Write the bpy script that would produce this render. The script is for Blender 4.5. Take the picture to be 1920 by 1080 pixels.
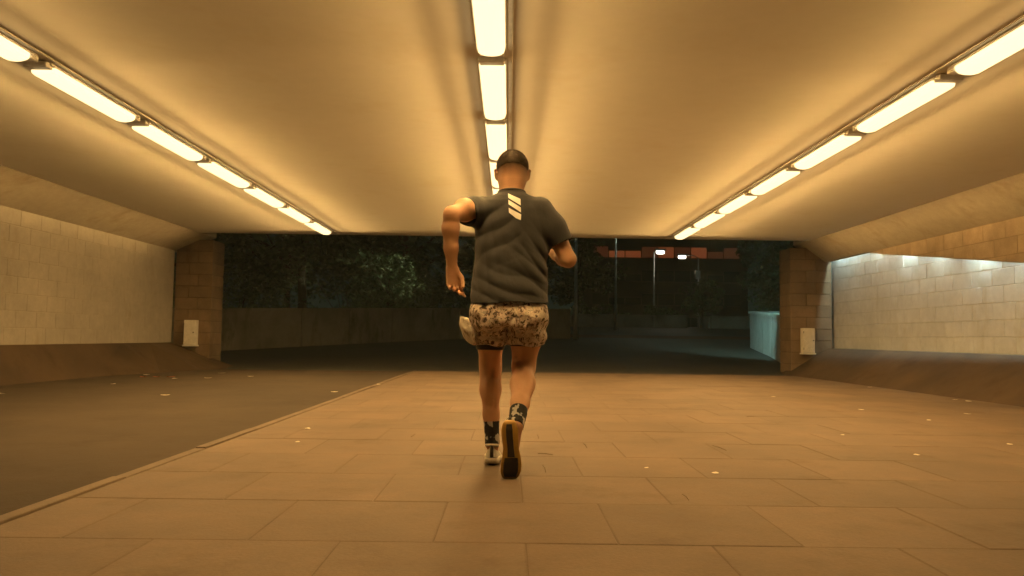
import bpy, bmesh, math, random
import numpy as np
from mathutils import Vector, Matrix
from mathutils.bvhtree import BVHTree
from mathutils import noise as mnoise

for o in list(bpy.data.objects):
    bpy.data.objects.remove(o, do_unlink=True)
sc = bpy.context.scene
COL = sc.collection
R = math.radians
rng = random.Random(7)

# ------------------------------------------------------------------ camera
CAMZ = 0.68
cam_d = bpy.data.cameras.new('camera')
cam = bpy.data.objects.new('camera', cam_d)
COL.objects.link(cam)
cam_d.lens = 26.7
cam_d.sensor_width = 36.0
cam_d.clip_start = 0.05
cam_d.clip_end = 1000.0
cam.location = (0, 0, CAMZ)
cam.rotation_mode = 'QUATERNION'
cam.rotation_quaternion = (Matrix.Rotation(R(-0.2), 3, 'Z') @ Matrix.Rotation(R(90 + 3.7), 3, 'X')
                           @ Matrix.Rotation(R(0.75), 3, 'Z')).to_quaternion()
sc.camera = cam

# ------------------------------------------------------------------ night sky
world = bpy.data.worlds.new('World')
sc.world = world
world.use_nodes = True
wn = world.node_tree.nodes
wl = world.node_tree.links
wn.clear()
w_out = wn.new('ShaderNodeOutputWorld')
w_bg = wn.new('ShaderNodeBackground')
w_sky = wn.new('ShaderNodeTexSky')
w_sky.sky_type = 'NISHITA'
w_sky.sun_disc = False
w_sky.sun_elevation = R(-4.0)
w_sky.sun_rotation = R(150)
w_bg.inputs['Strength'].default_value = 0.10
w_mix = wn.new('ShaderNodeMix'); w_mix.data_type = 'RGBA'; w_mix.blend_type = 'MIX'
w_mix.inputs[0].default_value = 0.93
w_mix.inputs[7].default_value = (0.055, 0.115, 0.084, 1.0)      # town glow in the night sky
wl.new(w_sky.outputs[0], w_mix.inputs[6])
wl.new(w_mix.outputs[2], w_bg.inputs['Color'])
wl.new(w_bg.outputs[0], w_out.inputs['Surface'])

# ------------------------------------------------------------------ exposure and render settings
sc.view_settings.view_transform = 'Standard'
sc.view_settings.look = 'None'
sc.view_settings.exposure = 0.0
sc.view_settings.gamma = 1.0
sc.cycles.use_denoising = True
sc.cycles.max_bounces = 6
sc.cycles.diffuse_bounces = 4
sc.cycles.volume_bounces = 0
sc.cycles.use_adaptive_sampling = True
sc.cycles.adaptive_threshold = 0.05
sc.cycles.adaptive_min_samples = 32
sc.cycles.use_light_tree = False
sc.cycles.glossy_bounces = 3
sc.cycles.transmission_bounces = 3
sc.cycles.caustics_reflective = False
sc.cycles.caustics_refractive = False
sc.cycles.sample_clamp_indirect = 6.0

WARM = (1.0, 0.578, 0.185)      # colour of the underpass tubes' light
COLD = (0.50, 1.0, 0.90)        # mercury street light
LAMP_W = 46.0
VEIL = 0.0013

# ------------------------------------------------------------------ helpers
def tag(o, label=None, cat=None, group=None, kind=None):
    if label: o['label'] = label
    if cat: o['category'] = cat
    if group: o['group'] = group
    if kind: o['kind'] = kind
    return o

def link(name, data, parent=None, loc=None, rot=None):
    o = bpy.data.objects.new(name, data)
    COL.objects.link(o)
    if parent is not None: o.parent = parent
    if loc is not None: o.location = loc
    if rot is not None: o.rotation_euler = rot
    return o

def empty(name, loc=(0, 0, 0), rz=0.0):
    o = link(name, None, None, loc, (0, 0, rz))
    o.empty_display_size = 0.1
    return o

class MB:
    """collects simple shapes into one mesh"""
    def __init__(s): s.v = []; s.f = []
    def add(s, vs, fs):
        b = len(s.v); s.v += [tuple(v) for v in vs]; s.f += [tuple(b + i for i in f) for f in fs]; return s
    def box(s, x0, x1, y0, y1, z0, z1):
        return s.add([(x0,y0,z0),(x1,y0,z0),(x1,y1,z0),(x0,y1,z0),(x0,y0,z1),(x1,y0,z1),(x1,y1,z1),(x0,y1,z1)],
                     [(0,3,2,1),(4,5,6,7),(0,1,5,4),(1,2,6,5),(2,3,7,6),(3,0,4,7)])
    def cbox(s, x0, x1, y0, y1, z0, z1, b):
        """box with all edges chamfered"""
        bm = bmesh.new()
        bmesh.ops.create_cube(bm, size=1)
        for v in bm.verts:
            v.co = Vector(((x0+x1)/2 + v.co.x*(x1-x0), (y0+y1)/2 + v.co.y*(y1-y0), (z0+z1)/2 + v.co.z*(z1-z0)))
        bmesh.ops.bevel(bm, geom=list(bm.edges), offset=b, segments=2, profile=0.6, affect='EDGES')
        bm.verts.index_update()
        s.add([v.co[:] for v in bm.verts], [[v.index for v in f.verts] for f in bm.faces])
        bm.free(); return s
    def prism(s, poly, axis, a, b):
        """extrude a 2-D polygon along axis ('x','y','z') from a to b"""
        n = len(poly)
        def pt(p, t):
            return {'x': (t, p[0], p[1]), 'y': (p[0], t, p[1]), 'z': (p[0], p[1], t)}[axis]
        vs = [pt(p, a) for p in poly] + [pt(p, b) for p in poly]
        return s.add(vs, [tuple(range(n))[::-1], tuple(range(n, 2*n))] + [(i, (i+1) % n, n+(i+1) % n, n+i) for i in range(n)])
    def tube(s, pts, rad, n=8, cap=True):
        pts = [Vector(p) for p in pts]
        rs = rad if isinstance(rad, (list, tuple)) else [rad]*len(pts)
        base = len(s.v); ref = None
        for i, p in enumerate(pts):
            d = (pts[min(i+1, len(pts)-1)] - pts[max(i-1, 0)]).normalized()
            if ref is None:
                ref = Vector((1, 0, 0)) if abs(d.x) < 0.9 else Vector((0, 1, 0))
            u = (ref - d*ref.dot(d)).normalized(); w = d.cross(u); ref = u
            for k in range(n):
                a = 2*math.pi*k/n
                s.v.append(tuple(p + (u*math.cos(a) + w*math.sin(a))*rs[i]))
        for i in range(len(pts)-1):
            for k in range(n):
                s.f.append((base+i*n+k, base+i*n+(k+1) % n, base+(i+1)*n+(k+1) % n, base+(i+1)*n+k))
        if cap:
            s.f.append(tuple(base+k for k in range(n))[::-1])
            s.f.append(tuple(base+(len(pts)-1)*n+k for k in range(n)))
        return s
    def loft(s, rings, cap=True):
        base = len(s.v); n = len(rings[0])
        for r_ in rings: s.v += [tuple(p) for p in r_]
        for i in range(len(rings)-1):
            for k in range(n):
                s.f.append((base+i*n+k, base+i*n+(k+1) % n, base+(i+1)*n+(k+1) % n, base+(i+1)*n+k))
        if cap:
            s.f.append(tuple(base+k for k in range(n))[::-1])
            s.f.append(tuple(base+(len(rings)-1)*n+k for k in range(n)))
        return s
    def mesh(s, name, mat=None, smooth=False):
        m = bpy.data.meshes.new(name)
        m.from_pydata(s.v, [], s.f)
        bm = bmesh.new(); bm.from_mesh(m)
        bmesh.ops.recalc_face_normals(bm, faces=bm.faces)
        bm.to_mesh(m); bm.free()
        if smooth: m.polygons.foreach_set('use_smooth', [True]*len(m.polygons))
        if mat: m.materials.append(mat)
        m.update(); return m
    def build(s, name, mat, parent=None, smooth=False, loc=None, rot=None):
        return link(name, s.mesh(name, mat, smooth), parent, loc, rot)

# ------------------------------------------------------------------ materials
class NT:
    def __init__(s, name):
        s.m = bpy.data.materials.new(name); s.m.use_nodes = True
        s.n = s.m.node_tree.nodes; s.l = s.m.node_tree.links
        s.b = s.n['Principled BSDF']
    def node(s, t, **kw):
        nd = s.n.new(t)
        for k, v in kw.items():
            if k in nd.inputs: nd.inputs[k].default_value = v
            else: setattr(nd, k, v)
        return nd
    def coord(s, kind='Object', scale=(1, 1, 1)):
        tc = s.node('ShaderNodeTexCoord'); mp = s.node('ShaderNodeMapping')
        mp.inputs['Scale'].default_value = scale
        s.l.new(tc.outputs[kind], mp.inputs[0]); return mp.outputs[0]
    def geo(s, scale=(1, 1, 1)):
        g = s.node('ShaderNodeNewGeometry'); mp = s.node('ShaderNodeMapping')
        mp.inputs['Scale'].default_value = scale
        s.l.new(g.outputs['Position'], mp.inputs[0]); return mp.outputs[0]
    def noise(s, vec, scale, detail=6, rough=0.6):
        nd = s.node('ShaderNodeTexNoise', Scale=scale, Detail=detail, Roughness=rough)
        s.l.new(vec, nd.inputs['Vector']); return nd.outputs['Fac']
    def ramp(s, fac, stops, interp='LINEAR'):
        r = s.node('ShaderNodeValToRGB'); cr = r.color_ramp; cr.interpolation = interp
        while len(cr.elements) < len(stops): cr.elements.new(0.5)
        for e, (p, c) in zip(cr.elements, stops):
            e.position = p; e.color = tuple(c) + ((1,) if len(c) == 3 else ())
        s.l.new(fac, r.inputs[0]); return r.outputs[0]
    def mix(s, fac, a, b, mode='MIX'):
        nd = s.node('ShaderNodeMix', data_type='RGBA', blend_type=mode)
        for sock, val in ((nd.inputs[0], fac), (nd.inputs[6], a), (nd.inputs[7], b)):
            if hasattr(val, 'is_output'): s.l.new(val, sock)
            elif isinstance(val, (int, float)): sock.default_value = val
            else: sock.default_value = tuple(val) + ((1,) if len(val) == 3 else ())
        return nd.outputs[2]
    def math(s, op, a, b=None):
        nd = s.node('ShaderNodeMath', operation=op)
        for i, val in enumerate((a, b)):
            if val is None: continue
            if hasattr(val, 'is_output'): s.l.new(val, nd.inputs[i])
            else: nd.inputs[i].default_value = val
        return nd.outputs[0]
    def bump(s, h, strength=0.3, dist=0.01):
        nd = s.node('ShaderNodeBump', Strength=strength, Distance=dist)
        s.l.new(h, nd.inputs['Height']); s.l.new(nd.outputs[0], s.b.inputs['Normal'])
    def color(s, c):
        if hasattr(c, 'is_output'): s.l.new(c, s.b.inputs['Base Color'])
        else: s.b.inputs['Base Color'].default_value = tuple(c) + (1,)
        return s
    def rough(s, r):
        if hasattr(r, 'is_output'): s.l.new(r, s.b.inputs['Roughness'])
        else: s.b.inputs['Roughness'].default_value = r
        return s

def plain(name, col, rough=0.6, metal=0.0):
    t = NT(name); v = t.coord('Object')
    n = t.noise(v, 14, 4)
    c = t.ramp(n, [(0.25, [x*0.82 for x in col]), (0.75, [min(1, x*1.1) for x in col])])
    t.color(c).rough(rough); t.b.inputs['Metallic'].default_value = metal
    return t.m

def emit(name, col, strength):
    t = NT(name)
    t.color((0.25, 0.25, 0.25))
    t.b.inputs['Emission Color'].default_value = tuple(col) + (1,)
    t.b.inputs['Emission Strength'].default_value = strength
    return t.m

def concrete(name, col, big=0.6, var=0.25, stain=None, rough=0.8, bump=0.25, per_obj=0.0, fine=1.0):
    t = NT(name); v = t.geo()
    n1 = t.noise(v, big, 3, 0.62); n2 = t.noise(v, 9, 3.5, 0.7); n3 = t.noise(v, 90, 1.5, 0.6)
    c = t.ramp(n1, [(0.3, [x*(1-var) for x in col]), (0.7, [min(1, x*(1+var*0.6)) for x in col])])
    c = t.mix(0.5*fine, c, t.ramp(n2, [(0.3, (0.72, 0.72, 0.72)), (0.7, (1.05, 1.05, 1.05))]), 'MULTIPLY')
    c = t.mix(0.35*fine, c, t.ramp(n3, [(0.3, (0.7, 0.7, 0.7)), (0.7, (1.1, 1.1, 1.1))]), 'MULTIPLY')
    if stain:
        s1 = t.noise(t.geo((1.0, 1.0, 0.35)), 1.7, 4, 0.7)
        c = t.mix(t.ramp(s1, [(0.55, (0, 0, 0)), (0.72, (1, 1, 1))]), c, t.mix(1.0, c, stain, 'MULTIPLY'))
    if per_obj:
        oi = t.node('ShaderNodeObjectInfo')
        c = t.mix(1.0, c, t.ramp(oi.outputs['Random'], [(0, [1-per_obj]*3), (1, [1+per_obj*0.5]*3)]), 'MULTIPLY')
    t.color(c).rough(t.math('ADD', t.math('MULTIPLY', n2, 0.25), rough-0.12))
    t.bump(t.math('ADD', n2, t.math('MULTIPLY', n3, 0.5)), bump, 0.006)
    return t.m

M = {}
M['ceiling'] = concrete('painted_ceiling', (0.80, 0.77, 0.71), 0.35, 0.03, (0.96, 0.94, 0.90), 0.8, 0.0, 0.0, 0.25)
M['haunch'] = concrete('grey_haunch_concrete', (0.42, 0.37, 0.29), 0.5, 0.15, (0.8, 0.76, 0.68), 0.8, 0.2)
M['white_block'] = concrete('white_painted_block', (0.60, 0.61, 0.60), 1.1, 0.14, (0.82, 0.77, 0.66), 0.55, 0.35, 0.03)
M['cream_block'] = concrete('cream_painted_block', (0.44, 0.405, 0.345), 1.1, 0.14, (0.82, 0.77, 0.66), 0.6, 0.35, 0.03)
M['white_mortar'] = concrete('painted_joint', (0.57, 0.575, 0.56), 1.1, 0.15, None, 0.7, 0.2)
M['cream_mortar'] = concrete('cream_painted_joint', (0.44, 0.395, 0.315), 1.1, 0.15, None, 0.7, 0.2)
M['brown_block'] = concrete('brown_concrete_block', (0.23, 0.16, 0.10), 2.0, 0.2, (0.75, 0.68, 0.6), 0.85, 0.5, 0.14)
M['tan_block'] = concrete('tan_concrete_block', (0.44, 0.345, 0.24), 2.0, 0.2, (0.8, 0.75, 0.68), 0.8, 0.4, 0.12)
M['brown_mortar'] = concrete('dark_joint', (0.13, 0.09, 0.058), 2.0, 0.2, None, 0.9, 0.3)
M['tan_joint'] = concrete('tan_joint', (0.32, 0.245, 0.165), 2.0, 0.2, None, 0.9, 0.3)
M['plinth'] = concrete('brown_plinth_setts', (0.088, 0.055, 0.030), 0.9, 0.4, (0.65, 0.58, 0.5), 0.85, 0.5)
M['slab'] = concrete('beige_paving_slab', (0.186, 0.131, 0.086), 1.3, 0.20, (0.74, 0.68, 0.58), 0.72, 0.45, 0.10)
M['slab_joint'] = concrete('sandy_joint', (0.155, 0.109, 0.072), 3, 0.2, None, 0.9, 0.3)
M['asphalt'] = concrete('worn_grey_asphalt', (0.060, 0.041, 0.024), 0.55, 0.38, (0.75, 0.7, 0.62), 0.9, 0.6)
M['edging'] = concrete('edging_stone', (0.19, 0.14, 0.095), 3, 0.2, (0.7, 0.65, 0.55), 0.75, 0.4, 0.15)
M['road'] = concrete('dark_wet_asphalt', (0.050, 0.046, 0.040), 0.4, 0.35, (0.7, 0.7, 0.7), 0.6, 0.6)
M['redbrick'] = concrete('red_paver', (0.17, 0.055, 0.035), 1.5, 0.3, None, 0.75, 0.4, 0.25)
M['outwall'] = concrete('weathered_outdoor_concrete', (0.27, 0.25, 0.21), 0.9, 0.3, (0.5, 0.5, 0.45), 0.85, 0.5)
M['tealwall'] = concrete('pale_rendered_wall', (0.55, 0.57, 0.55), 1.2, 0.2, (0.55, 0.6, 0.56), 0.75, 0.3)
M['housing'] = plain('lamp_housing_paint', (0.84, 0.81, 0.74), 0.45)
M['trunking'] = plain('trunking_paint', (0.80, 0.77, 0.70), 0.5)
M['diffuser'] = emit('glowing_diffuser', (1.0, 0.74, 0.36), 2.1)
M['box_white'] = plain('cabinet_paint', (0.80, 0.77, 0.70), 0.4)
M['box_dark'] = plain('cabinet_lock', (0.12, 0.11, 0.10), 0.4, 0.6)
M['pole'] = plain('galvanised_pole', (0.42, 0.44, 0.43), 0.4, 0.6)
M['lamp_glow'] = emit('street_lamp_glow', (1.0, 0.90, 0.72), 6.0)
M['cold_glow'] = emit('cold_lamp_glow', COLD, 4.0)
M['sign'] = plain('pale_sign', (0.75, 0.80, 0.76), 0.5)
M['bark'] = plain('dark_bark', (0.06, 0.045, 0.03), 0.9)
M['facade'] = concrete('dark_facade', (0.10, 0.07, 0.055), 0.1, 0.2, None, 0.85, 0.1)
M['glass'] = plain('dark_window', (0.02, 0.022, 0.022), 0.15)
M['loggia'] = emit('lit_loggia', (1.0, 0.22, 0.06), 0.14)
M['loggia_dim'] = emit('dim_lit_loggia', (1.0, 0.20, 0.05), 0.04)
M['leaf_pale'] = plain('pale_dead_leaf', (0.80, 0.74, 0.60), 0.7)
M['leaf_red'] = plain('red_dead_leaf', (0.42, 0.10, 0.04), 0.7)
M['twig'] = plain('dark_twig', (0.13, 0.09, 0.055), 0.9)

def foliage(name, col):
    t = NT(name)
    oi = t.noise(t.geo(), 2.2, 3)
    t.color(t.ramp(oi, [(0.3, [x*0.5 for x in col]), (0.7, [x*1.5 for x in col])])).rough(0.6)
    return t.m
M['foliage'] = foliage('dark_foliage', (0.07, 0.115, 0.06))
M['foliage2'] = foliage('loose_foliage', (0.09, 0.13, 0.06))

# ------------------------------------------------------------------ layout (metres; +Y runs along the underpass, camera at y = 0)
YN, YF = -3.0, 14.5            # near end, far edge of the ceiling and the paving
CEIL = 2.60
XL, XR = -6.60, 6.42           # faces of the left wall and of the right (recessed) wall
XRB = 6.25                     # face of the sloping brown lintel on the right

def ramp_z(y):
    return -0.006 if y < 14.9 else (0.05*(min(y, 42.0)-14.5) - 0.006 if y < 42 else 1.369 + 0.0*(y-42))

# ground: one sheet to the horizon
ys = [-60, -10, 0, 10, 14.5, 14.9, 16, 18, 20, 24, 28, 32, 36, 40, 42, 50, 70, 120, 250, 500]
xs = [-400, -120, -40, -20, -12, -8, -4, 0, 4, 8, 12, 20, 40, 120, 400]
g = MB()
for y in ys:
    for x in xs: g.v.append((x, y, ramp_z(y)))
nx = len(xs)
for j in range(len(ys)-1):
    for i in range(nx-1): g.f.append((j*nx+i, j*nx+i+1, (j+1)*nx+i+1, (j+1)*nx+i))
tag(g.build('ground', M['road']), kind='structure')

# left-hand grey path
p = MB(); p.box(-6.3, -1.80, YN, YF, -0.003, 0.002)
tag(p.build('path', M['asphalt']), kind='structure')

# paving: bed and single slabs
pav = MB(); pav.box(-1.74, 5.6, YN, YF, -0.004, 0.0142)
pave = tag(pav.build('pavement', M['slab_joint']), kind='structure')
SW, SD, TH = 0.60, 0.60, 0.016
def slab_mesh(w, d):
    b = 0.004
    m = MB()
    m.add([(-w/2,-d/2,0),(w/2,-d/2,0),(w/2,d/2,0),(-w/2,d/2,0),
           (-w/2,-d/2,TH-0.002),(w/2,-d/2,TH-0.002),(w/2,d/2,TH-0.002),(-w/2,d/2,TH-0.002),
           (-w/2+b,-d/2+b,TH),(w/2-b,-d/2+b,TH),(w/2-b,d/2-b,TH),(-w/2+b,d/2-b,TH)],
          [(0,1,5,4),(1,2,6,5),(2,3,7,6),(3,0,4,7),(4,5,9,8),(5,6,10,9),(6,7,11,10),(7,4,8,11),(8,9,10,11)])
    return m.mesh('slab', M['slab'])
GAP = 0.0035
slab_full = slab_mesh(SW-GAP, SD-GAP); slab_half = slab_mesh(SW/2-GAP, SD-GAP)
row = 0; y = YF
while y > 1.35:
    x = -1.735; k = 0
    while x < 5.5:
        w = SW/2 if (k == 0 and row % 2) else SW
        me = slab_half if w < SW else slab_full
        o = link('slab', me, pave, (x+w/2, y-SD/2, rng.uniform(-0.0010, 0.0010)),
                 (R(rng.uniform(-0.05, 0.05)), R(rng.uniform(-0.05, 0.05)), 0))
        x += w; k += 1
    y -= SD; row += 1
# thin edging stones between path and paving
y = YF
while y > -1.5:
    L = 0.915
    m = MB(); m.cbox(-0.030, 0.030, -L/2+0.004, L/2-0.004, -0.02, 0.026, 0.006)
    if 'edge_mesh' not in globals(): edge_mesh = m.mesh('edging_stone', M['edging'])
    link('edging_stone', edge_mesh, pave, (-1.768, y-L/2, rng.uniform(-0.006, 0.002)), (0, 0, R(rng.uniform(-0.25, 0.25))))
    y -= L

# ceiling slab with its two sloping haunches
c = MB(); c.box(-5.94, 5.75, YN, YF, CEIL, CEIL+0.5)
ceil = tag(c.build('ceiling', M['ceiling']), kind='structure')
h = MB(); h.prism([(-5.94, CEIL+0.002), (-6.60, 2.30), (-6.95, 2.30), (-6.95, CEIL+0.5), (-5.94, CEIL+0.5)], 'y', YN, 15.3)
h.build('haunch', M['haunch'], ceil)
h = MB(); h.prism([(5.75, CEIL+0.002), (XRB, 2.24), (XRB+0.06, 2.24), (XRB+0.06, 2.60), (6.95, 2.60), (6.95, CEIL+0.5), (5.75, CEIL+0.5)], 'y', YN, 15.3)
h.build('haunch', M['haunch'], ceil)

# ---- walls of single blocks
def block_mesh(w, hgt, t, mat, b=0.004, name='block'):
    m = MB()
    x, z = w/2, hgt/2
    m.add([(-x,0,-z),(x,0,-z),(x,0,z),(-x,0,z),(-x,t-b,-z),(x,t-b,-z),(x,t-b,z),(-x,t-b,z),
           (-x+b,t,-z+b),(x-b,t,-z+b),(x-b,t,z-b),(-x+b,t,z-b)],
          [(0,1,5,4),(1,2,6,5),(2,3,7,6),(3,0,4,7),(4,5,9,8),(5,6,10,9),(6,7,11,10),(7,4,8,11),(8,9,10,11)])
    return m.mesh(name, mat)

def block_wall(parent, xface, facing, y0, y1, z0, z1, courses, bl, mat, t=0.03, joint=0.006, keep=None, parts=None):
    """blocks on a wall in the YZ plane whose front face is xface; facing +1 looks to +X"""
    ch = (z1-z0)/courses
    full = block_mesh(bl-joint, ch-joint, t, mat); half = block_mesh(bl/2-joint, ch-joint, t, mat)
    for ci in range(courses):
        z = z0 + (ci+0.5)*ch
        y = y1; k = 0
        while y > y0 + 1e-4:
            w = bl/2 if (k == 0 and ci % 2) else bl
            if y - w < y0 - 0.3: break
            if keep is None or keep(y-w, y, z-ch/2, z+ch/2):
                link('block', full if w == bl else half, parent,
                     (xface - facing*(t + rng.uniform(0.0, 0.0016)), y-w/2, z), (0, 0, R(-90*facing)))
            y -= w; k += 1

WB_L, WT_L = 0.49, 2.31
w = MB(); w.box(XL-0.40, XL-0.0050, YN, 14.93, 0.0, WT_L+0.02)
wallL = tag(w.build('wall', M['cream_mortar']),
            'long cream painted block wall on the left above the brown slope', 'wall')
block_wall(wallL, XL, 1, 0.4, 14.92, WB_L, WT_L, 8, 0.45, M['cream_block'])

w = MB(); w.box(XR+0.0050, XR+0.40, YN, 15.5, 0.0, 2.58)
wallR = tag(w.build('wall', M['white_mortar']),
            'bright white block wall on the right, washed by cold light along its top', 'wall')
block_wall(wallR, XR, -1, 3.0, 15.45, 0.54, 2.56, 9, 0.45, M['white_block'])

# sloping brown lintel in front of the white wall
def low(y): return max(0.75, 1.67 + 0.1406*(y-9.23))
poly = [(13.1, 2.238), (3.0, 2.238), (3.0, low(3.0)), (13.1, low(13.1))]
ln = MB(); ln.prism(poly, 'x', XRB+0.0065, XRB+0.08)
lint = tag(ln.build('lintel', M['tan_joint']),
           'tan block lintel with slanting lower edge above the white right wall', 'lintel')
def clip_poly(pl, f):
    out = []
    for i in range(len(pl)):
        a, b = pl[i], pl[(i+1) % len(pl)]; fa, fb = f(a), f(b)
        if fa >= 0: out.append(a)
        if (fa >= 0) != (fb >= 0):
            t = fa/(fa-fb); out.append((a[0]+(b[0]-a[0])*t, a[1]+(b[1]-a[1])*t))
    return out
lb = {}
ch = 0.2225
for ci in range(6):
    z1_ = 2.236 - ci*ch; z0_ = z1_ - ch
    y = 13.1 - (0.225 if ci % 2 else 0)
    y += 0.45
    while y > 3.2:
        q = [(y-0.45+0.005, z0_+0.005), (y-0.005, z0_+0.005), (y-0.005, z1_-0.005), (y-0.45+0.005, z1_-0.005)]
        q = clip_poly(q, lambda p_: p_[1]-low(p_[0])-0.002)
        q = clip_poly(q, lambda p_: 13.09-p_[0]) if q else q
        if len(q) >= 3 and max(a[1] for a in q)-min(a[1] for a in q) > 0.02:
            m = MB(); m.prism(q, 'x', XRB + rng.uniform(0, 0.004), XRB+0.02)
            m.build('block', M['tan_block'], lint)
        y -= 0.45

# cove lamps hidden behind the lintel: the cold wash at the top of the white wall
cove = tag(empty('cove_light', (6.368, 11.0, 2.5)),
           'row of cold lamps behind the slanting lintel at the right wall top', 'light')
for i, yy in enumerate([15.25, 14.5, 13.9, 13.1, 12.1, 11.2, 10.2, 9.2, 8.2]):
    zz = min(2.54, low(yy)+0.30) if yy < 12.9 else 2.54
    m = MB(); m.cbox(-0.028, 0.028, -0.14, 0.14, 0.0, 0.05, 0.008)
    m.build('lamp_housing', M['housing'], cove, loc=(0.0, yy-11.0, zz-2.5))
    ld = bpy.data.lights.new('cove_lamp', 'AREA'); ld.shape = 'RECTANGLE'; ld.size = 0.05; ld.size_y = 0.26
    ld.energy = [8.0, 10.0, 7.0, 12.0, 17.0, 11.0, 16.0, 12.0, 16.0][i]; ld.color = (0.74, 1.0, 0.92)
    link('cove_lamp', ld, cove, (0.0, yy-11.0, zz-2.5-0.01), (0, R(-14), 0))

# ---- sloping plinths, each of three courses of brown setts
def plinth(name, foot, face, zt, side, label, y1, ext):
    """foot, face: x at the bottom and at the top; wraps the pillar at the far end with a wider foot"""
    st = [YN, 2.0, 6.0, 9.0, 11.5, 13.0, 14.0, y1]
    def fx(y): return foot if y < 11.5 else foot + (ext-foot)*min(1, (y-11.5)/(y1-11.5))**1.2
    m = MB(); rings = []
    for y in st:
        rings.append([(fx(y), y, -0.002), (face, y, zt), (XL-0.35 if side < 0 else XR+0.35, y, zt), (XL-0.35 if side < 0 else XR+0.35, y, -0.002)])
    e = y1 + 0.55
    rings.append([(ext - side*(-0.05), e, -0.002+0.02), (face, y1+0.12, zt), (rings[-1][2][0], y1+0.12, zt), (rings[-1][3][0], e, 0.018)])
    m.loft(rings)
    return tag(m.build(name, M['plinth']), label, 'plinth')
plinth('plinth', -6.24, -6.585, WB_L, -1, 'sloping brown plinth along the foot of the left wall', 14.75, -5.42)
plinth('plinth', 5.40, XRB, 0.54, 1, 'sloping brown plinth along the foot of the right white wall', 14.75, 5.40)

# ---- block pillars at the far end
def pillar(x0, x1, y0, y1, z1, label):
    cx = (x0+x1)/2
    core = MB(); core.box(x0+0.015, x1-0.015, y0+0.015, y1-0.015, 0.0, z1)
    o = tag(core.build('pillar', M['brown_mortar']), label, 'pillar')
    n = int(round(z1/0.2225)); ch = z1/n; W = x1-x0; D = y1-y0
    jt = 0.009
    fa = block_mesh(W*0.62-jt, ch-jt, 0.02, M['brown_block']); fb = block_mesh(W*0.38-jt, ch-jt, 0.02, M['brown_block'])
    sa = block_mesh(D-jt, ch-jt, 0.02, M['brown_block'])
    for i in range(n):
        z = (i+0.5)*ch
        a, b = (fa, fb) if i % 2 else (fb, fa)
        wa = W*0.62 if i % 2 else W*0.38
        link('block', a, o, (x0+wa/2, y0+0.02-rng.uniform(0, 0.006), z), (0, 0, R(180)))
        link('block', b, o, (x0+wa+(W-wa)/2, y0+0.02-rng.uniform(0, 0.006), z), (0, 0, R(180)))
        link('block', sa, o, (x0+0.02, (y0+y1)/2, z), (0, 0, R(90)))
        link('block', sa, o, (x1-0.02, (y0+y1)/2, z), (0, 0, R(-90)))
    return o
pillar(-6.58, -5.86, 14.95, 15.55, 2.52, 'brown block pillar at the left end of the underpass opening')
pillar(5.55, 6.37, 14.95, 15.55, 2.52, 'brown block pillar at the right end of the underpass opening')

def cabinet(x, label):
    t = tag(empty('cabinet', (x, 14.80, 0.45)), label, 'cabinet')
    m = MB(); m.cbox(-0.115, 0.115, 0.0, 0.14, 0, 0.48, 0.008); m.build('body', M['box_white'], t)
    m = MB(); m.cbox(-0.105, 0.105, -0.014, 0.003, 0.012, 0.468, 0.004); d = m.build('door', M['box_white'], t)
    m = MB(); m.tube([(0.08, -0.024, 0.24), (0.08, -0.012, 0.24)], 0.012, 10); m.build('lock', M['box_dark'], d)
    for z in (0.08, 0.40):
        m = MB(); m.tube([(-0.108, -0.016, z-0.02), (-0.108, -0.016, z+0.02)], 0.005, 6); m.build('hinge', M['box_dark'], d)
    m = MB(); m.box(-0.13, 0.13, -0.01, 0.16, -0.03, -0.002); m.build('ledge', M['trunking'], t)
cabinet(-6.20, 'small white cabinet on the foot of the left brown pillar')
cabinet(5.85, 'small white cabinet on the foot of the right brown pillar')

# ---- ceiling lights: three rows of tubes under long diffusers
def dif_rings(L, W, H):
    out = []
    for (dy, s) in ((0.0, 0.86), (0.012, 0.97), (0.03, 1.0)):
        out.append((dy, s))
    prof = []
    for k in range(9):
        a = math.pi*k/8
        prof.append((math.cos(a), -abs(math.sin(a))**0.55))
    rings = []
    for y, s in [(-L/2+d, s) for d, s in out] + [(L/2-d, s) for d, s in reversed(out)]:
        rings.append([(W/2*s*px, y, H*s*pz) for px, pz in prof])
    return rings
dmesh = MB().loft(dif_rings(1.20, 0.185, 0.060)).mesh('diffuser', M['diffuser'], False)
hm = MB(); hm.cbox(-0.100, 0.100, -0.655, 0.655, -0.022, 0.0, 0.006); hmesh = hm.mesh('housing', M['housing'])
em = MB(); em.cbox(-0.085, 0.085, -0.040, 0.040, -0.042, 0.0, 0.010); emesh = em.mesh('end_cap', M['housing'])
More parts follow.
